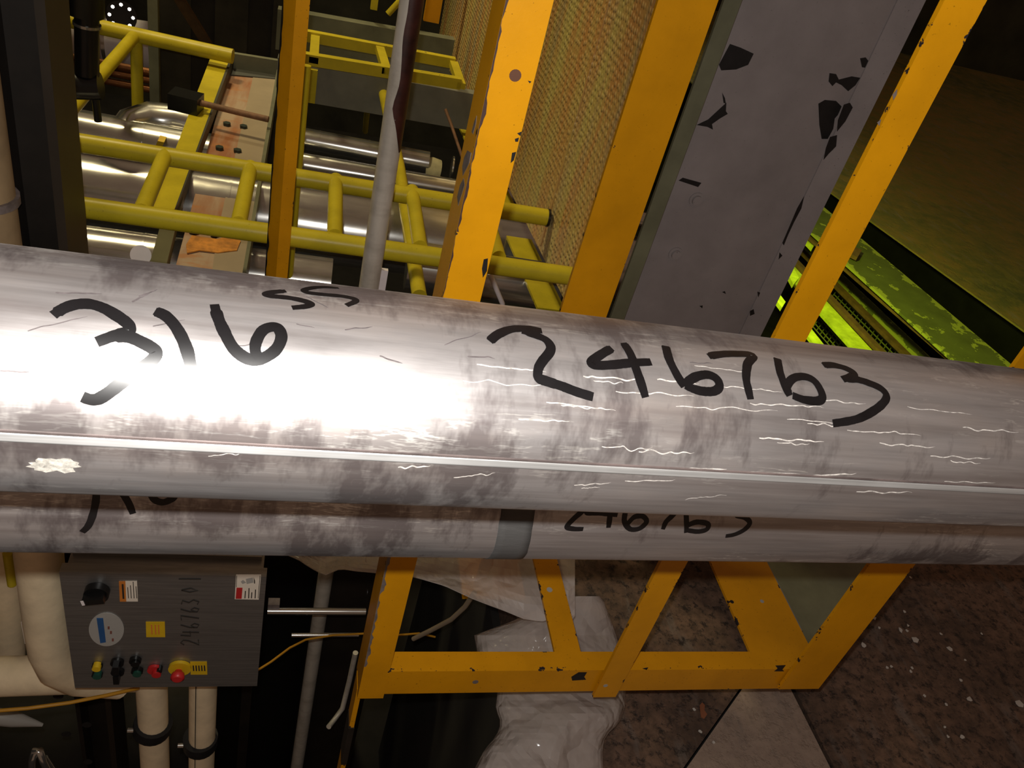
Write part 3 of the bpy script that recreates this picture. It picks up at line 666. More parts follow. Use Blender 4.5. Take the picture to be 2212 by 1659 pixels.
# ================================================================== channel beam with yellow flange and rust-pink web
BZ = 0.42
bm_ = thing('channel_beam', 'open channel beam with yellow flange and bolted rust-pink web running away left of the narrow post', 'beam', P(450, 300, Z=BZ - .1))
def slab4(pts, zz, th, name, mat, n=1): return MB().prism([P(x, y, Z=zz) for x, y in pts], (0, 0, -th)).build(name, mat, bm_)
slab4([(457, 118), (500, 118), (377, 452), (329, 452)], BZ, 0.008, 'yellow_flange', YEL2)
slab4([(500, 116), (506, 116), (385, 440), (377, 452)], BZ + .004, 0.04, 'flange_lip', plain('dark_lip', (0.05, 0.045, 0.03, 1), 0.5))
slab4([(492, 160), (547, 165), (470, 500), (455, 610), (370, 610)], BZ - .045, 0.008, 'web', WEB)
slab4([(547, 165), (598, 170), (520, 610), (455, 610), (470, 500)], BZ - .043, 0.008, 'web_cover', plain('pale_beige_primer', (0.33, 0.255, 0.165, 1), 0.55, 0, 0.12, 6))
slab4([(505, 116), (605, 130), (598, 170), (490, 160)], BZ - .04, 0.008, 'end_plate_shaded', plain('end_plate_shadow_grey', (0.07, 0.07, 0.06, 1), 0.5))  # end plate, with the dark shadow on it put into the same grey
slab4([(598, 150), (606, 150), (528, 610), (520, 610)], BZ - .0, 0.05, 'flange_lip', OLIVE)
slab4([(505, 112), (606, 128), (606, 132), (505, 116)], BZ + .015, 0.06, 'end_lip', OLIVE)
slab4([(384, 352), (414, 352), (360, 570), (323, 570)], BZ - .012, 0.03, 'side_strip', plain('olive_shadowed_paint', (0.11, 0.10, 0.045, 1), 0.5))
slab4([(402, 528), (415, 508), (440, 512), (470, 516), (500, 508), (520, 520), (512, 540), (470, 545), (430, 540), (404, 546)], BZ - .040, 0.003, 'rust_patch', plain('bright_orange_rust', (0.55, 0.22, 0.03, 1), 0.7, 0, 0.4, 40))
DRK = plain('bolt_black_green', (0.02, 0.03, 0.022, 1), 0.45)
for x, y in ((490, 271), (526, 277), (474, 323), (513, 329), (418, 503), (464, 510)):
    c = P(x, y, Z=BZ - .045); MB().cyl(c, (0, 0, 1), 0.0125, 0.010, 6).build('bolt', DRK, bm_)
tag(MB().tube([P(398, 213, Z=BZ + .03), P(440, 224, Z=BZ + .03), P(512, 242, Z=BZ + .03), P(580, 258, Z=BZ + .03)], 0.010, 10).build('lever_rod', RUSTROD), 'rusty lever rod lying across the channel beam', 'rod')
mbk = MB().box(P(362, 236, Z=BZ + .0) + V((0, 0, 0)), (0.09, -.02, 0), (0.012, .075, 0), (0, 0, 0.05))
tag(mbk.build('counterweight', BLACK), 'black block at the left end of the rusty lever rod', 'block')
# ================================================================== aluminium-clad pipes
def clad(name, a, b, r, label, bands=(), par=None, seg=40, mat=CLAD):
    a, b = V(a), V(b); t = thing(name, label, 'pipe', (a + b) / 2 - V((0, 0, r))); off = t.location
    MB().tube([a, b], r, seg).build('cladding', mat, t)
    d = (b - a).normalized()
    for s in bands: MB().tube([a + d * s, a + d * (s + 0.006)], r + 0.0012, seg).build('seam_band', mat, t)
    return t
c = P(640, 482, Y=2.32); 
clad('large_clad_pipe', (-2.4, 2.40, c.z), (1.25, 2.29, c.z), 0.115, 'thick shiny aluminium-clad pipe running behind the ladder frame', (0.9, 1.6, 1.72, 2.2, 2.75, 3.3))
c = P(150, 520, Y=2.12)
clad('lower_clad_pipe', (-2.4, 2.16, c.z - 0.03), (0.10, 2.10, c.z - 0.03), 0.075, 'dull aluminium-clad pipe low down behind the left part of the ladder frame', (1.2, 2.0))
c = P(800, 330, Y=3.0)
tp = clad('clad_pipe', (-0.06, 3.03, c.z), (P(925, 350, Y=3.0).x, 2.99, c.z), 0.042, 'upper of two thin shiny clad pipes right of the narrow orange post', (0.1, 0.28, 0.36, 0.6))
c2 = P(800, 384, Y=2.85)
clad('clad_pipe', (-0.06, 2.88, c2.z), (1.35, 2.82, c2.z), 0.040, 'lower of two thin shiny clad pipes right of the narrow orange post', (0.2, 0.4, 0.7, 0.9))
e = P(932, 370, Y=3.0)
(MB().tube([(e.x - .028, 2.99, e.z), (e.x, 2.99, e.z + .002), (e.x + .025, 2.99, e.z - .001)], 0.055, 18, rs=[0.052, 0.055, 0.052]).build('end_wrap', CLOTH, tp, 'pale canvas wrap round the pipe end'))
c = P(250, 300, Y=3.0)
t = clad('left_clad_pipe', (-1.6, 3.08, c.z), (-0.14, 2.97, c.z), 0.075, 'greenish clad pipe with an elbow left of the channel beam', (0.75, 1.05))
pe = [P(265, 300, Y=3.0), P(285, 270, Y=3.05), P(325, 256, Y=3.1), P(380, 262, Y=3.1), P(430, 274, Y=3.1)]
el = MB().tube(pe, 0.06, 20); el.build('elbow', CLAD, t)
patch([(338, 311), (347, 290), (361, 293), (352, 314)], t, YBTN, 0.06, 'yellow_label', Y=2.96)
tag(MB().cyl(P(304, 551, Y=1.9), P(304, 551, Y=1.9) * -1 + EYE, 0.024, 0.02, 24).build('gauge_face', WHITE), 'round white gauge face peeping above the tubes at the left', 'gauge')
tag(MB().box(P(815, 628, Y=1.5), (0.016, 0, 0), (0, 0.01, 0), (0, 0, 0.05)).build('white_tag', WHITE), 'small white tag beside the foot of the grey vertical pipe', 'tag')
tag(MB().tube([P(1058, 590, Y=1.72), P(1066, 610, Y=1.72), P(1085, 655, Y=1.72), P(1090, 800, Y=1.75), P(1090, 800, Y=1.75) - V((0, 0, 0.45))], 0.0065, 8).build('white_rod', WHITE), 'thin white rod right of the nearest yellow post above the tubes', 'rod')
tag(MB().tube([P(962, 236, Y=3.08), P(975, 270, Y=3.04), P(1012, 380, Y=2.86)], 0.006, 8).build('thin_brace', RUSTROD), 'thin rusty brace behind the nearest yellow post', 'rod')
c = P(1120, 600, Y=2.0)
clad('green_tinted_pipe', (0.30, 2.05, c.z - .03), (0.74, 2.02, c.z - .03), 0.07, 'dark clad pipe glinting green below the edge beam', (0.2,), mat=CLAD)

# ================================================================== steelwork and equipment further away
def xbar(p, q, Y, h, d, name, mat, label, cat):
    a, b = P(*p, Y=Y), P(*q, Y=Y)
    return tag(MB().box(a, b - a, (0, 0, -h), (0, d, 0), 8).build(name, mat), label, cat)
Yb = 3.6
xbar((600, 20), (1010, 92), Yb + .3, 0.17, 0.06, 'grey_beam', OLIVE, 'grey beam crossing the top behind the grey vertical pipe', 'beam')
xbar((600, 125), (1030, 205), Yb - .5, 0.14, 0.05, 'gusset_beam', plain('slate_paint', (0.17, 0.17, 0.14, 1), 0.5), 'slate-grey deep beam below the upper yellow rails', 'beam')
ur = thing('upper_rails', 'pair of lemon-yellow rails joined at the right end, above the slate beam', 'frame', P(830, 160, Y=3.0))
def flat(p, q, Y, h, name, par, d=0.03, mat=YEL2):
    a, b = P(*p, Y=Y), P(*q, Y=Y); return MB().box(a, b - a, (0, 0, -h), (0, d, 0), 6).build(name, mat, par)
for x_ in (668, 858):
    MB().box(P(x_, 150, Y=3.085), (0.03, 0, 0), (0, 0.03, 0), (0, 0, -0.12)).build('foot', YEL2, ur)
flat((664, 68), (985, 128), 3.12, 0.036, 'rail', ur); flat((655, 116), (998, 172), 2.85, 0.036, 'rail', ur)
for a, b in (((672, 74), (668, 122)), ((812, 98), (826, 146)), ((972, 130), (988, 178))):
    MB().box(P(*a, Y=3.12), P(*b, Y=2.85) - P(*a, Y=3.12), (0.03, 0, 0), (0, 0, -0.02), 2).build('tie', YEL2, ur)
tag(MB().box(P(915, 45, Y=3.7), (0, 0, 0.45), (0.065, 0, 0), (0, 0.03, 0), 4).build('hanger', YEL), 'yellow hanger bar dropping in at the top right of the grey pipe', 'bar')
tag(MB().box(P(800, 20, Y=4.0), (0, 0, 0.45), (0.03, 0, 0), (0, 0.03, 0), 4).build('hanger', YEL2), 'narrow lemon-yellow hanger at the top left of the grey pipe', 'bar')
tag(MB().tube([P(838, 30, Y=3.9), P(866, 0, Y=3.9), P(890, -30, Y=3.9)], 0.014, 10).build('diagonal_stay', YEL2), 'short diagonal yellow stay at the top beside the grey pipe', 'bar')
# guard rail at the far left
gr = thing('guard_rail', 'lemon-yellow pipe guard rail at the far left behind the black valve', 'railing', P(200, 300, Y=3.2))
rod(P(60, 24, Y=3.3), P(503, 122, Y=3.2), 0.026, 'rail', YEL2, gr)
rod(P(292, 76, Y=3.25), P(120, 275, Y=2.45), 0.021, 'brace', YEL2, gr)
rod(P(294, 84, Y=3.25), P(299, 290, Y=3.25), 0.021, 'upright', YEL2, gr)
# dark column and cream pipe at the left edge
lc = thing('dark_column', 'dark brown steel column at the left edge behind the tubes', 'column', (-0.40, 1.3, PIT))
cR = X_((98, 0), (145, 530), Y=1.3)
MB().box((cR - 0.014, 1.3, PIT), (0, 0, 3.8), (0.014, 0, 0), (0, 0.12, 0), 4).build('flange', plain('brown_flange', (0.035, 0.026, 0.017, 1), 0.5, 0.2), lc)
MB().box((cR - 0.075, 1.36, PIT), (0, 0, 3.8), (0.061, 0, 0), (0, 0.01, 0), 4).build('web', DARK, lc)
MB().box((cR - 0.085, 1.3, PIT), (0, 0, 3.8), (0.010, 0, 0), (0, 0.12, 0), 4).build('flange', DARK, lc)
cl_ = thing('cream_pipe', 'cream insulated pipe at the very left edge above the tubes', 'pipe', (cR - 0.15, 1.4, PIT))
xl = P(16, 300, Y=1.22).x - 0.012
MB().tube([(xl - 0.028, 1.22, P(10, 1000, Y=1.22).z), (xl - 0.028, 1.22, 2.8)], 0.04, 20).build('jacket', plain('brown_insulation', (0.30, 0.21, 0.11, 1), 0.8, 0, 0.3, 10), cl_)  # jacket in a darker brown than the other insulated pipes
MB().tube([(xl - 0.028, 1.22, P(10, 440, Y=1.22).z), (xl - 0.028, 1.22, P(10, 440, Y=1.22).z + .012)], 0.0455, 20).build('clamp', CHIPG, cl_)
# black valve
vv = thing('black_valve', 'black valve body with collars hanging at the top left', 'valve', P(190, 200, Y=2.4))
vx = lambda x, y: P(x, y, Y=2.4)
MB().tube([vx(187, -60), vx(188, 160)], 0.030, 20).build('body', BLACK, vv)
MB().tube([vx(182, -40), vx(182, 30)], 0.048, 20).build('collar', BLACK, vv)
MB().tube([vx(188, 50), vx(188, 56)], 0.034, 20).build('ring', CLAD, vv)
MB().tube([vx(114, 184), vx(218, 186)], 0.036, 20).build('cross_body', BLACK, vv)
MB().tube([vx(205, 200), vx(212, 262)], 0.010, 10).build('drain_spout', BLACK, vv)
# white vessel, flange, wall panels, pipes behind
ve = thing('white_cylinder', 'white vessel glimpsed behind the black valve', 'cylinder', P(220, 110, Y=4.6))  # white cylinder put in where bright patches show behind the valve
MB().tube([P(60, 66, Y=4.6), P(330, 102, Y=4.6)], 0.12, 24).build('shell', WHITE, ve)
for s in (0.3, 0.62): 
    a, b = P(60, 66, Y=4.6), P(330, 102, Y=4.6); MB().tube([a.lerp(b, s), a.lerp(b, s + .03)], 0.123, 24).build('strap', CLAD, ve)
fl = thing('pipe_flange', 'dark round bolted flange at the top left', 'flange', P(262, 35, Y=4.2))
dirf = (EYE - P(262, 35, Y=4.2)).normalized()
MB().cyl(P(262, 35, Y=4.2), dirf, 0.065, 0.03, 24).build('disc', DARK, fl)
uu = dirf.orthogonal().normalized(); vv2 = dirf.cross(uu)
for k in range(8):
    a = 2 * math.pi * k / 8; MB().cyl(P(262, 35, Y=4.2) + dirf * .03 + (uu * math.cos(a) + vv2 * math.sin(a)) * 0.048, dirf, 0.008, 0.012, 6).build('bolt', CLAD, fl)
for i, (y0, lab) in enumerate(((135, 'highest'), (152, 'middle'), (172, 'lowest'))):
    a, b = P(215, y0, Y=4.0), P(330, y0 + 22, Y=4.0)
    tag(MB().tube([a - (b - a), b], 0.017, 14).build('rusty_pipe', plain('orange_rust_pipe', (0.25, 0.10, 0.03, 1), 0.35, 0.5, 0.4, 8)), lab + ' of three rusty orange pipes behind the yellow brace at the top left', 'pipe', 'rusty pipes')
tag(MB().box((X_((320, 0), (322, 228), Y=3.5), 3.5, PIT), (0, 0, 4), (0.036, 0, 0), (0, 0.036, 0), 4).build('grey_post', OLIVE), 'slim grey-green post at the top left of the channel beam', 'post')
wp = thing('wall_cladding', 'dim olive ribbed wall sheets behind the channel beam', 'wall sheet', P(420, 100, Y=4.8))
for k in range(5):
    a = P(340 + 62 * k, 60, Y=4.8); MB().box((a.x, 4.8 + .02 * (k % 2), PIT), (0, 0, 4.2), (0.165, 0, 0), (0, 0.01, 0), 2).build('sheet', plain('olive_wall_sheet_%d' % (k % 2), ((0.055, 0.05, 0.026, 1), (0.03, 0.026, 0.013, 1))[k % 2], 0.7, 0, 0.4, 6), wp)
tag(MB().box(P(375, 0, Y=4.3), P(450, 120, Y=4.3) - P(375, 0, Y=4.3), (0.05, 0, 0), (0, 0.04, 0), 2).build('brace', RUSTG), 'brown diagonal brace in front of the olive wall sheets', 'brace')

# ================================================================== trench with green steelwork at the right
TZ = -0.05
def gbar(p0, p1, p2, name, mat, par, zz=TZ, th=0.05):
    """flat bar in the trench: p0->p1 along its far edge, p2 fixes the width"""
    a, b, c = P(*p0, Z=zz), P(*p1, Z=zz), P(*p2, Z=zz); d = (b - a); dn = d.normalized()
    w = (c - a) - dn * (c - a).dot(dn)
    return MB().box(a - d * 0.8, d * 2.25, w, (0, 0, -th), 12).build(name, mat, par)
gt = thing('trench_frame', 'green steel trench frame with wire mesh below the yellow posts at the right', 'trench', P(1950, 660, Z=-0.4))
gbar((1870, 523), (2187, 789), (1819, 562), 'wide_beam', GRN, gt, TZ, 0.012)
gbar((1819, 562), (2071, 777), (1812, 570), 'rust_edge', RUSTG, gt, TZ - .03, 0.012)
gbar((1848, 618), (2000, 762), (1836, 628), 'narrow_beam', GRN, gt, -0.30, 0.02)
gbar((1812, 612), (1968, 765), (1806, 617), 'rust_bar', RUSTG, gt, -0.26, 0.02)
gbar((1776, 640), (1882, 754), (1760, 662), 'bright_beam', GRNB, gt, -0.22, 0.015)
gbar((1745, 700), (1775, 738), (1734, 712), 'bright_beam', GRNB, gt, -0.22, 0.015)
gbar((1792, 632), (1900, 745), (1786, 638), 'rust_bar', RUSTG, gt, -0.2, 0.02)
for p in (((1712, 574), (1726, 600), (1700, 588)), ((1682, 632), (1697, 652), (1674, 644)), ((1745, 512), (1760, 528), (1740, 520)), ((1778, 452), (1792, 475), (1764, 480))):
    a, b, c_ = [P(*q_, Z=-0.10) for q_ in p]; a2 = a - (b - a) * 2.2; MB().prism([a2, b, b + (c_ - a), a2 + (c_ - a)], (0, 0, -0.02)).build('bright_stub', GRNB, gt)
a_, b_, c_ = P(1830, 525, Z=-0.02), P(1862, 540, Z=-0.02), P(1820, 540, Z=-0.02)
MB().prism([a_, b_, b_ + (c_ - a_), c_], (0, 0, -0.02)).build('rust_cleat', RUSTG, gt)
WIRE = plain('green_wire', (0.16, 0.2, 0.04, 1), 0.4, 0.4)
def mesh_panel(o_, u_, v_, nu, nv, zz):
    o0, u0, v0 = P(*o_, Z=zz), P(*u_, Z=zz), P(*v_, Z=zz); du, dv = u0 - o0, v0 - o0
    for k in range(nu + 1): MB().tube([o0 + du * k / nu, o0 + du * k / nu + dv], 0.0036, 5, False).build('mesh_wire', WIRE, gt)
    for k in range(nv + 1): MB().tube([o0 + dv * k / nv, o0 + dv * k / nv + du], 0.0036, 5, False).build('mesh_wire', WIRE, gt)
mesh_panel((1806, 630), (1945, 768), (1792, 648), 16, 3, -0.32)
mesh_panel((1780, 676), (1850, 752), (1756, 706), 9, 5, -0.32)
MB().box((1.75, 2.35, -0.62), (1.9, 0, 0), (0, 2.6, 0), (0, 0, -0.03)).build('trench_bed', BLACK, gt)

# ================================================================== control panel
PY = 0.90
cA, cB, cC, cD = P(130, 1235, Y=PY), P(578, 1221, Y=PY), P(170, 1480, Y=PY), P(557, 1462, Y=PY)
bx0, bx1 = (cA.x + cC.x) / 2, (cB.x + cD.x) / 2; bz1, bz0 = (cA.z + cB.z) / 2, (cC.z + cD.z) / 2
cp = thing('control_panel', 'brushed steel control box with buttons, stickers and a handwritten number', 'control panel', ((bx0 + bx1) / 2, PY + 0.1, bz0))
MB().box((bx0 + .006, PY + 0.004, bz0 + .006), (bx1 - bx0 - .012, 0, 0), (0, 0.085, 0), (0, 0, bz1 - bz0 - .012)).build('enclosure', BRUSH, cp)
MB().box((bx0, PY - 0.012, bz0), (bx1 - bx0, 0, 0), (0, 0, bz1 - bz0), (0, 0.018, 0), 2).build('door', BRUSH, cp)
MB().box((bx0 + .01, PY + 0.025, bz1 - .008), (bx1 - bx0 - .02, 0, 0), (0, 0.06, 0), (0, 0, 0.012)).build('drip_cover', BRUSH, cp)
DY = PY - 0.0125
def pp(x, y): return P(x, y, Y=DY)
def sticker(pts, mat, name='sticker', off=0.0004, par=cp, label=None):
    ps = [pp(*q_) for q_ in pts]; o = MB().prism([p + V((0, 0.0002, 0)) for p in ps], (0, -off - .0002, 0)).build(name, mat, par)
    if label: o['label'] = label
    return o
def quad(x0, y0, x1, y1, sk=0.0): return [(x0, y0), (x1, y0), (x1 + sk, y1), (x0 + sk, y1)]
s = sticker(quad(257, 1255, 296, 1299, 2), STICK, label='white caution sticker with an orange header')
sticker(quad(257, 1255, 271, 1299, 2), ORL, 'header', .0006, s)
for x in (263,): sticker(quad(x, 1261, x + 4, 1293, 2), PRINT, 'print_line', .0008, s)
for x, y0 in ((275, 1268), (281, 1264), (287, 1256), (293, 1266)): sticker(quad(x, y0, x + 1.6, 1292, 2), PRINT, 'print_line', .0006, s)
s = sticker([(510, 1241), (564, 1241), (559, 1295), (507, 1294)], STICK, label='white warning sticker with a small drawing and a red block')
sticker([(511, 1269), (524, 1269), (522, 1293), (509, 1293)], RED, 'red_block', .0006, s)
sticker([(531, 1250), (546, 1247), (548, 1258), (533, 1261)], STGREY, 'drawing', .0006, s); sticker([(520, 1256), (525, 1252), (532, 1258), (524, 1261)], STGREY, 'drawing', .0006, s)
sticker([(548, 1246), (551, 1254), (551, 1260), (549, 1260)], PRINT, 'drawing', .0006, s)
for x, y0 in ((529, 1276), (537, 1270), (543, 1279), (551, 1273)): sticker(quad(x, y0, x + 2.2, 1292, -1), PRINT, 'print_line', .0006, s)
for x0, y0, x1, y1, sk in ((511, 1243, 512.2, 1268, -1), (561, 1243, 562.2, 1292, -4)): sticker(quad(x0, y0, x1, y1, sk), PRINT, 'print_line', .0006, s)
s = sticker(quad(315, 1343, 356, 1376, 1), YBTN, label='yellow sticker with faint print')
for x in (326, 334, 341): sticker(quad(x, 1349, x + 3, 1370, 1), ORL, 'print_line', .0006, s)
s = sticker(quad(411, 1429, 447, 1457, 1), YBTN, label='yellow sticker beside the emergency stop')
for x in (416, 422, 428, 434, 440): sticker(quad(x, 1437, x + 3, 1449, 1), PRINT, 'print_line', .0006, s)
sd = sticker([(230 + 38 * math.cos(2 * math.pi * k / 40), 1359 + 36 * math.sin(2 * math.pi * k / 40)) for k in range(40)], STGREY, 'round_sticker', .0008)
sd['label'] = 'round grey sticker with a blue band of print'
s = sticker([(209, 1334), (223, 1334), (229, 1386), (217, 1388)], BLUE, 'blue_print', .0014, sd)
for x, y in ((233, 1352), (238, 1362), (242, 1378)): sticker(quad(x, y, x + 4, y + 6), plain('faded_red_print', (0.2, 0.07, 0.05, 1), 0.5), 'red_print', .0014, sd)
def btn(x, y, r, h, mat, name, par=cp, lab=None):
    o = MB().cyl(pp(x, y), (0, -1, 0), r, h, 20).build(name, mat, par)
    if lab: o['label'] = lab
    return o
kb = btn(211, 1274, 0.018, 0.012, BLACK, 'selector_switch'); 
kc = pp(211, 1274) + V((0, -0.012, 0)); MB().box(kc + V((-0.015, 0, -0.006)), (0.030, 0, 0.006), (0, -0.014, 0), (-0.002, 0, 0.010)).build('handle', BLACK, kb)
MB().box(kc + V((-0.016, -0.0142, -0.004)), (0.004, 0, 0.001), (0, -0.001, 0), (-0.002, 0, 0.01)).build('knob_highlight', WHITE, kb)  # white bar painted on as the knob's highlight
b1 = btn(211, 1436, 0.0085, 0.004, BLACK, 'push_button'); btn(211, 1434, 0.0068, 0.011, YBTN, 'cap', b1)
b1 = btn(211, 1454, 0.0085, 0.006, BLACK, 'push_button'); btn(212, 1452, 0.0068, 0.010, GREEN, 'cap', b1)
for x, y in ((254, 1428), (255, 1448)):
    b1 = btn(x, y, 0.0105, 0.006, BLACK, 'rotary_switch'); c = pp(x, y); MB().box(c + V((-0.004, -0.006, -0.011)), (0.009, 0, 0), (0, -0.014, 0), (0, 0, 0.022)).build('handle', BLACK, b1)
for x, y, m_ in ((293, 1424, BLACK), (297, 1446, GREEN)):
    b1 = btn(x, y, 0.0095, 0.006, BLACK, 'push_button'); btn(x + 1, y + 1, 0.007, 0.010, m_, 'cap', b1)
b1 = btn(335, 1444, 0.012, 0.005, RED, 'push_button'); btn(340, 1446, 0.0075, 0.012, RED, 'cap', b1); btn(346, 1440, 0.0045, 0.010, BLACK, 'keyhole', b1)
es = btn(389, 1440, 0.0185, 0.006, YBTN, 'emergency_stop', lab='yellow collar with a red mushroom button')
c = pp(387, 1443); MB().tube([c + V((0, -.006, 0)), c + V((0, -.010, 0)), c + V((0, -.012, 0)), c + V((0, -.020, 0)), c + V((0, -.023, 0))], 0.01, 20, rs=[0.006, 0.0065, 0.0105, 0.0115, 0.008]).build('mushroom', RED, es)
# handwritten number on the door (reads from the foot of the picture upwards)
HW = {'2': [[(0, .8), (.3, 1), (.7, .85), (.6, .55), (0, .0), (.8, .05)]], '4': [[(.1, 1), (0, .45), (.75, .5)], [(.6, .9), (.55, 0)]],
      '6': [[(.5, 1), (.1, .5), (.1, .1), (.5, 0), (.7, .25), (.4, .45), (.12, .25)]], '7': [[(0, .95), (.7, 1), (.3, 0)]],
      '3': [[(.05, .95), (.6, .9), (.3, .55), (.7, .3), (.4, .0), (0, .1)]], '0': [[(.35, .95), (.05, .5), (.3, .05), (.65, .45), (.4, .95)]], '1': [[(.3, 1.1), (.3, -.1)]]}
cur = 1393
for ch, adv in zip('24676301', (19, 17, 17, 17, 17, 26, 25, 14)):
    mbd = MB()
    for ln in HW[ch]:
        rows = []
        pts = [V((390 + 40 * (1 - yy), cur - 14 * xx, 0)) for xx, yy in ln]
        for i, p in enumerate(pts):
            t = (pts[min(i + 1, len(pts) - 1)] - pts[max(i - 1, 0)]).normalized(); n_ = V((-t.y, t.x, 0)) * 1.1
            rows.append([pp(p.x - n_.x, p.y - n_.y) + V((0, -.0004, 0)), pp(p.x + n_.x, p.y + n_.y) + V((0, -.0004, 0))])
        mbd.grid(rows, False, False)
    mbd.build('marker_digit', PRINT, cp); cur -= adv

# ================================================================== insulated pipes around the panel
def lagged(name, path, r, label, clamp=None, seams=()):
    t = thing(name, label, 'pipe', path[-1]); MB().tube(path, r, 22).build('jacket', LAG, t)
    if clamp:
        c, d = clamp; d = V(d).normalized(); MB().tube([c - d * .015, c + d * .015], r + 0.009, 22).build('clamp', RUBBER, t)
        MB().cyl(c + V((-(r + .006), -0.01, 0)), (-1, 0, 0), 0.006, 0.012, 8).build('clamp_bolt', CLAD, t)
    return t
xp = X_((328, 1480), (335, 1659), Y=1.06)
t = lagged('insulated_pipe', [(xp, 1.06, bz0 + .2), (xp, 1.06, -0.2), (xp + .0, 1.06, PIT)], 0.031, 'cream insulated pipe with a black clamp below the middle of the control box', (P(330, 1567, Y=1.06), (0.15, 0, 1)))
xp2 = X_((437, 1480), (437, 1659), Y=1.06)
t = lagged('insulated_pipe', [(xp2, 1.06, bz0 + .2), (xp2, 1.06, -0.2), (xp2, 1.06, PIT)], 0.0285, 'cream insulated pipe with a black clamp below the right of the control box', (P(433, 1600, Y=1.06), (0, 0, 1)))
MB().box((xp2 - .012, 1.06 - .0292, -0.6), (0, 0, 0.95), (0.0015, 0, 0), (0, 0.002, 0)).build('jacket_seam', PRINT, t)
Yl = 0.98
pth = [P(75, 1050, Y=Yl), P(84, 1200, Y=Yl), P(98, 1330, Y=Yl), P(108, 1400, Y=Yl), P(125, 1438, Y=Yl + .01), P(170, 1462, Y=Yl + .04), P(260, 1470, Y=Yl + .07)]
lagged('insulated_pipe', pth, 0.036, 'cream insulated pipe bending behind the left edge of the control box')
lagged('insulated_pipe', [P(-150, 1462, Y=1.10), P(0, 1461, Y=1.10), P(200, 1455, Y=1.10), P(300, 1452, Y=1.10)], 0.040, 'thick pale insulated pipe running level at the left edge under the control box')
lagged('insulated_pipe', [P(12, 1100, Y=1.24), P(15, 1300, Y=1.24), P(18, 1430, Y=1.24)], 0.034, 'dim insulated upright pipe at the left edge beside the control box')
tag(MB().tube([P(16, 1195, Y=1.2), P(26, 1262, Y=1.2)], 0.009, 10).build('yellow_stub', YEL2), 'short yellow pipe stub at the left edge just under the tubes', 'pipe')
tag(MB().box(P(45, 1345, Y=1.12), (0.02, 0, 0), (0, 0.02, 0), (0, 0, -0.07)).build('white_block', STICK), 'small pale block left of the bending insulated pipe', 'block')

# ================================================================== pipes, rods and cables in the dark pit
tag(rod(P(578, 1320, Y=1.25), P(790, 1321, Y=1.25), 0.0085, 'steel_rod', CLAD, None), 'upper shiny rod reaching right from the control box', 'rod')
tag(rod(P(630, 1372, Y=1.3), P(775, 1371, Y=1.3), 0.0055, 'steel_rod', CLAD, None), 'lower thinner shiny rod reaching right from the control box', 'rod')
tag(MB().box(P(578, 1316, Y=1.25), (0.026, 0, 0), (0, 0.02, 0), (0, 0, 0.016)).build('rod_bracket', CHIPG), 'small grey bracket above the upper shiny rod', 'bracket')
tag(MB().tube([P(768, 1410, Y=1.35), P(755, 1470, Y=1.35), P(740, 1530, Y=1.35), P(722, 1555, Y=1.33), P(710, 1570, Y=1.3)], 0.0075, 10).build('bent_rod', CONDUIT), 'bent steel rod behind the foot of the nearest yellow post', 'rod')
tag(MB().tube([P(-40, 1538, Y=0.93), P(60, 1530, Y=0.93), P(150, 1518, Y=0.95), P(230, 1502, Y=0.97), P(300, 1486, Y=1.0)], 0.0035, 8).build('yellow_cable', CABLE), 'yellow cable sagging across the bottom left under the control box', 'cable')
tag(MB().tube([P(540, 1458, Y=1.08), P(585, 1430, Y=1.12), P(625, 1400, Y=1.16), P(660, 1382, Y=1.2), P(720, 1372, Y=1.22), P(800, 1368, Y=1.24), P(850, 1373, Y=1.25), P(905, 1368, Y=1.26), P(940, 1376, Y=1.26)], 0.0026, 8).build('yellow_cable', CABLE), 'yellow cable looping right from the control box behind the nearest post', 'cable')
tag(MB().tube([P(893, 1380, Y=1.15), P(930, 1362, Y=1.13), P(975, 1338, Y=1.1), P(1005, 1310, Y=1.08), P(1025, 1280, Y=1.06)], 0.0055, 10).build('beige_hose', HOSE), 'beige hose curving up behind the plastic sheet', 'hose')
bxx = thing('wooden_crate', 'dim brown box with dark holes at the bottom left corner', 'crate', P(150, 1600, Y=1.25))
a = P(95, 1500, Y=1.3); MB().box((a.x, 1.3, -0.45), (0.150, 0, 0), (0, 0.10, 0), (0, 0, a.z + .45), 2).build('body', plain('dim_brown_board', (0.06, 0.04, 0.03, 1), 0.8, 0, 0.3, 20), bxx)
for x, y in ((126, 1503), (143, 1585), (188, 1565), (190, 1645)): MB().cyl(P(x, y, Y=1.3), (0, -1, 0), 0.012, 0.002, 14).build('hole', VOID, bxx)
tag(MB().tube([P(-30, 1545, Y=1.15), P(30, 1553, Y=1.15), P(92, 1566, Y=1.15)], 0.012, 12, rs=[0.02, 0.018, 0.004]).build('pale_rag', STGREY), 'pale grey rag at the lower left edge under the yellow cable', 'rag')
ch = thing('chrome_fitting', 'chromed hooked fitting at the bottom left corner', 'fitting', P(80, 1640, Y=0.95))
MB().tube([P(68, 1690, Y=.95), P(70, 1640, Y=.95), P(76, 1622, Y=.95), P(86, 1622, Y=.95), P(94, 1645, Y=.95), P(112, 1680, Y=.95)], 0.007, 12).build('hook', CLAD, ch)
MB().tube([P(98, 1636, Y=.96), P(120, 1670, Y=.96)], 0.005, 10).build('pin', CLAD, ch)
mk = thing('pit_machine', 'black machine bulk in the dark below the rods', 'machine', (0.15, 1.9, PIT))
MB().box((-0.14, 1.7, PIT), (0.50, 0, 0), (0, 0.5, 0), (0, 0, 1.85)).build('body', BLACK, mk)
MB().box((0.14, 1.55, PIT), (0.2, 0, 0), (0, 0.15, 0), (0, 0, 1.7)).build('step', DARK, mk)
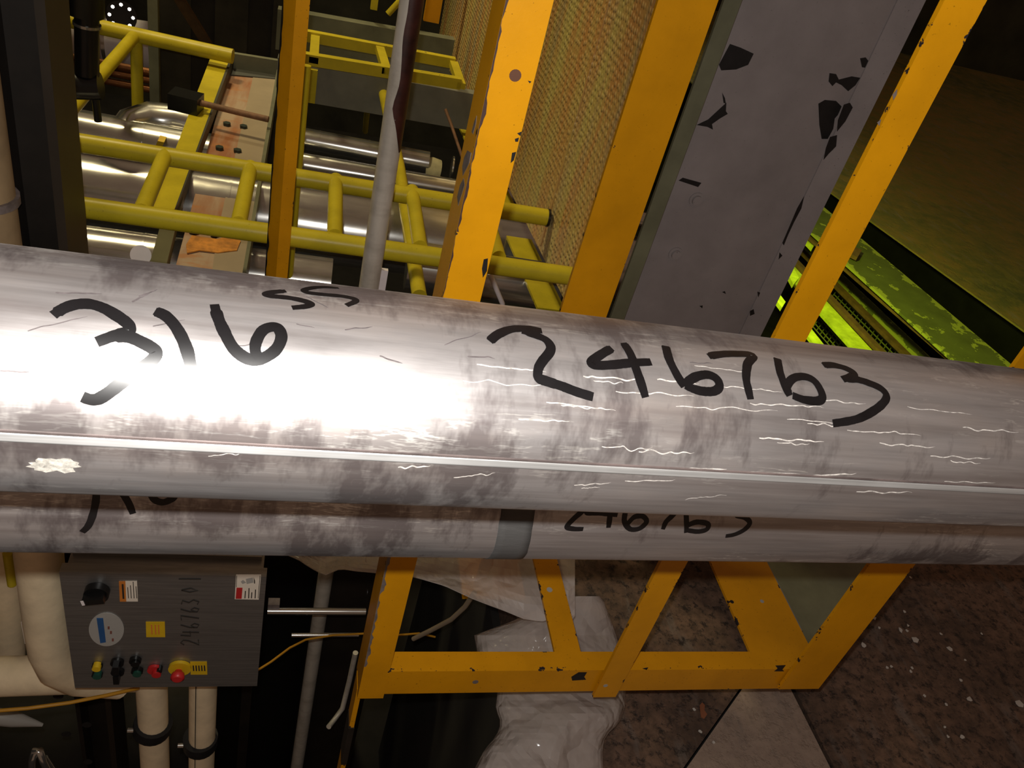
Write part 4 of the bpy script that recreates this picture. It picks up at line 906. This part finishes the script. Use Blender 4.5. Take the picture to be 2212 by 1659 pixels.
MB().cyl((0.30, 1.62, -0.05), (0, -1, 0), 0.05, 0.1, 20).build('motor', BLACK, mk)

# ================================================================== plastic sheet and bag behind the frame
def crumple(p, s=1.0):
    a = noise.noise(p * 7 * s); b = 1 - abs(noise.noise(p * 10 * s + V((3, 1, 7)))) * 2; c = 1 - abs(noise.noise(p * 22 * s)) * 2
    return 0.5 * a + 0.34 * b + 0.07 * c
def interp(tab, k):
    for (a, *x), (b, *y) in zip(tab, tab[1:]):
        if a <= k <= b:
            t = (k - a) / (b - a); return [u + (w - u) * t for u, w in zip(x, y)]
    return list(tab[-1][1:])
prof = [(1288, 1232, 1296, .985), (1300, 1192, 1306, .98), (1340, 1112, 1320, .955), (1372, 1024, 1332, .935), (1420, 1032, 1346, .895), (1480, 1076, 1352, .865), (1530, 1070, 1350, .80),
        (1562, 1082, 1338, .77), (1590, 1072, 1308, .745), (1620, 1046, 1302, .72), (1659, 1026, 1304, .69), (1720, 1004, 1312, .655), (1780, 1010, 1300, .63)]
rows = []; NR, NC = 36, 22
for i in range(NR):
    y = 1288 + (1780 - 1288) * i / (NR - 1); x0, x1, ym = interp(prof, y); r = []
    dome = 0.25 + 0.75 * math.sin(math.pi * min(1, max(0.0, (i + 1) / NR * 0.8 + .12)))
    for j in range(2 * NC):
        a = 2 * math.pi * j / (2 * NC); u = 0.5 - 0.5 * math.cos(a); s_ = math.sin(a)
        x = x0 + (x1 - x0) * u; q = P(x, y, Y=ym); k = crumple(q)
        bul = (0.055 if s_ > 0 else 0.07) * dome * abs(s_) ** 0.6
        yy = ym - bul * (1 if s_ > 0 else -1) * (0.7 + 0.55 * k) - 0.012 * k * abs(s_) + 0.05
        pnt = P(x, y, Y=yy); pnt.z = max(pnt.z, 0.006); r.append(pnt)
    rows.append(r)
bag = MB().grid(rows, True, False)
bag.add(rows[0], [tuple(range(len(rows[0])))]); bag.add(rows[-1], [tuple(range(len(rows[-1])))])
tag(bag.build('plastic_bag', POLY), 'crumpled translucent plastic bag standing on the floor behind the yellow rail', 'plastic bag')
bot = [(620, 1198), (645, 1208), (665, 1222), (700, 1242), (735, 1228), (770, 1234), (830, 1240), (900, 1247), (960, 1264), (1020, 1292), (1090, 1320), (1130, 1337), (1170, 1343), (1205, 1332), (1232, 1352), (1242, 1330)]
rows = []; NR, NC = 12, 46
for j in range(NC):
    x = 620 + (1242 - 620) * j / (NC - 1); yb = interp(bot, x)[0]; r = []
    for i in range(NR):
        t = i / (NR - 1); y = 1150 + (yb - 1150) * t
        q = P(x, y, Z=0.30); k = crumple(q * 1.0, 0.8)
        r.append(P(x, y, Z=0.295 + 0.035 * k - 0.008 * math.sin(t * 9 + x * .02)))
    rows.append(r)
sh = MB().grid(rows, False, False).build('plastic_sheet', POLY)
so = sh.modifiers.new('thickness', 'SOLIDIFY'); so.thickness = 0.0015
tag(sh, 'draped translucent plastic sheet hanging just below the tubes behind the nearest post', 'plastic sheet')

# ================================================================== paint flakes on the floor
fk = [(1966, 1248), (1953, 1322), (1887, 1336), (1945, 1362), (1959, 1363), (1961, 1352), (1978, 1384), (1865, 1394), (2050, 1402), (2084, 1426), (1970, 1444), (2094, 1511), (2201, 1521),
      (1997, 1504), (2043, 1522), (2040, 1571), (2047, 1592), (2078, 1592), (1899, 1357), (2032, 1370), (1916, 1443), (1925, 1441), (1967, 1451), (2075, 1470), (2120, 1370), (1512, 1581), (1499, 1534), (1541, 1604)]
big = {1978: 0.010, 2201: 0.012, 2094: 0.008, 2050: 0.008, 1887: 0.008, 1865: 0.007, 2078: 0.008, 1945: 0.007}
for x, y in fk:
    c = P(x, y, Z=0.0); r0 = big.get(x, 0.0042); n = RND.randint(5, 7); pts = []
    for k in range(n):
        a = 2 * math.pi * (k + RND.uniform(-.25, .25)) / n; rr = r0 * RND.uniform(.6, 1.2); pts.append((c.x + rr * math.cos(a), c.y + rr * math.sin(a), 0.001))
    tag(MB().prism(pts, (0, 0, 0.0012)).build('paint_flake', FLAKE), 'small white paint flake lying on the brown concrete floor', 'paint flake', 'white paint flakes on the floor')
ps = [P(x, y, Z=0.001) for x, y in ((1511, 1524), (1516, 1518), (1522, 1524), (1521, 1535), (1527, 1544), (1521, 1553), (1514, 1550), (1512, 1538))]
tag(MB().prism(ps, (0, 0, 0.002)).build('leaf_scrap', plain('orange_scrap', (0.28, 0.10, 0.045, 1), 0.7)), 'orange-brown scrap on the floor near the dark joint', 'scrap')
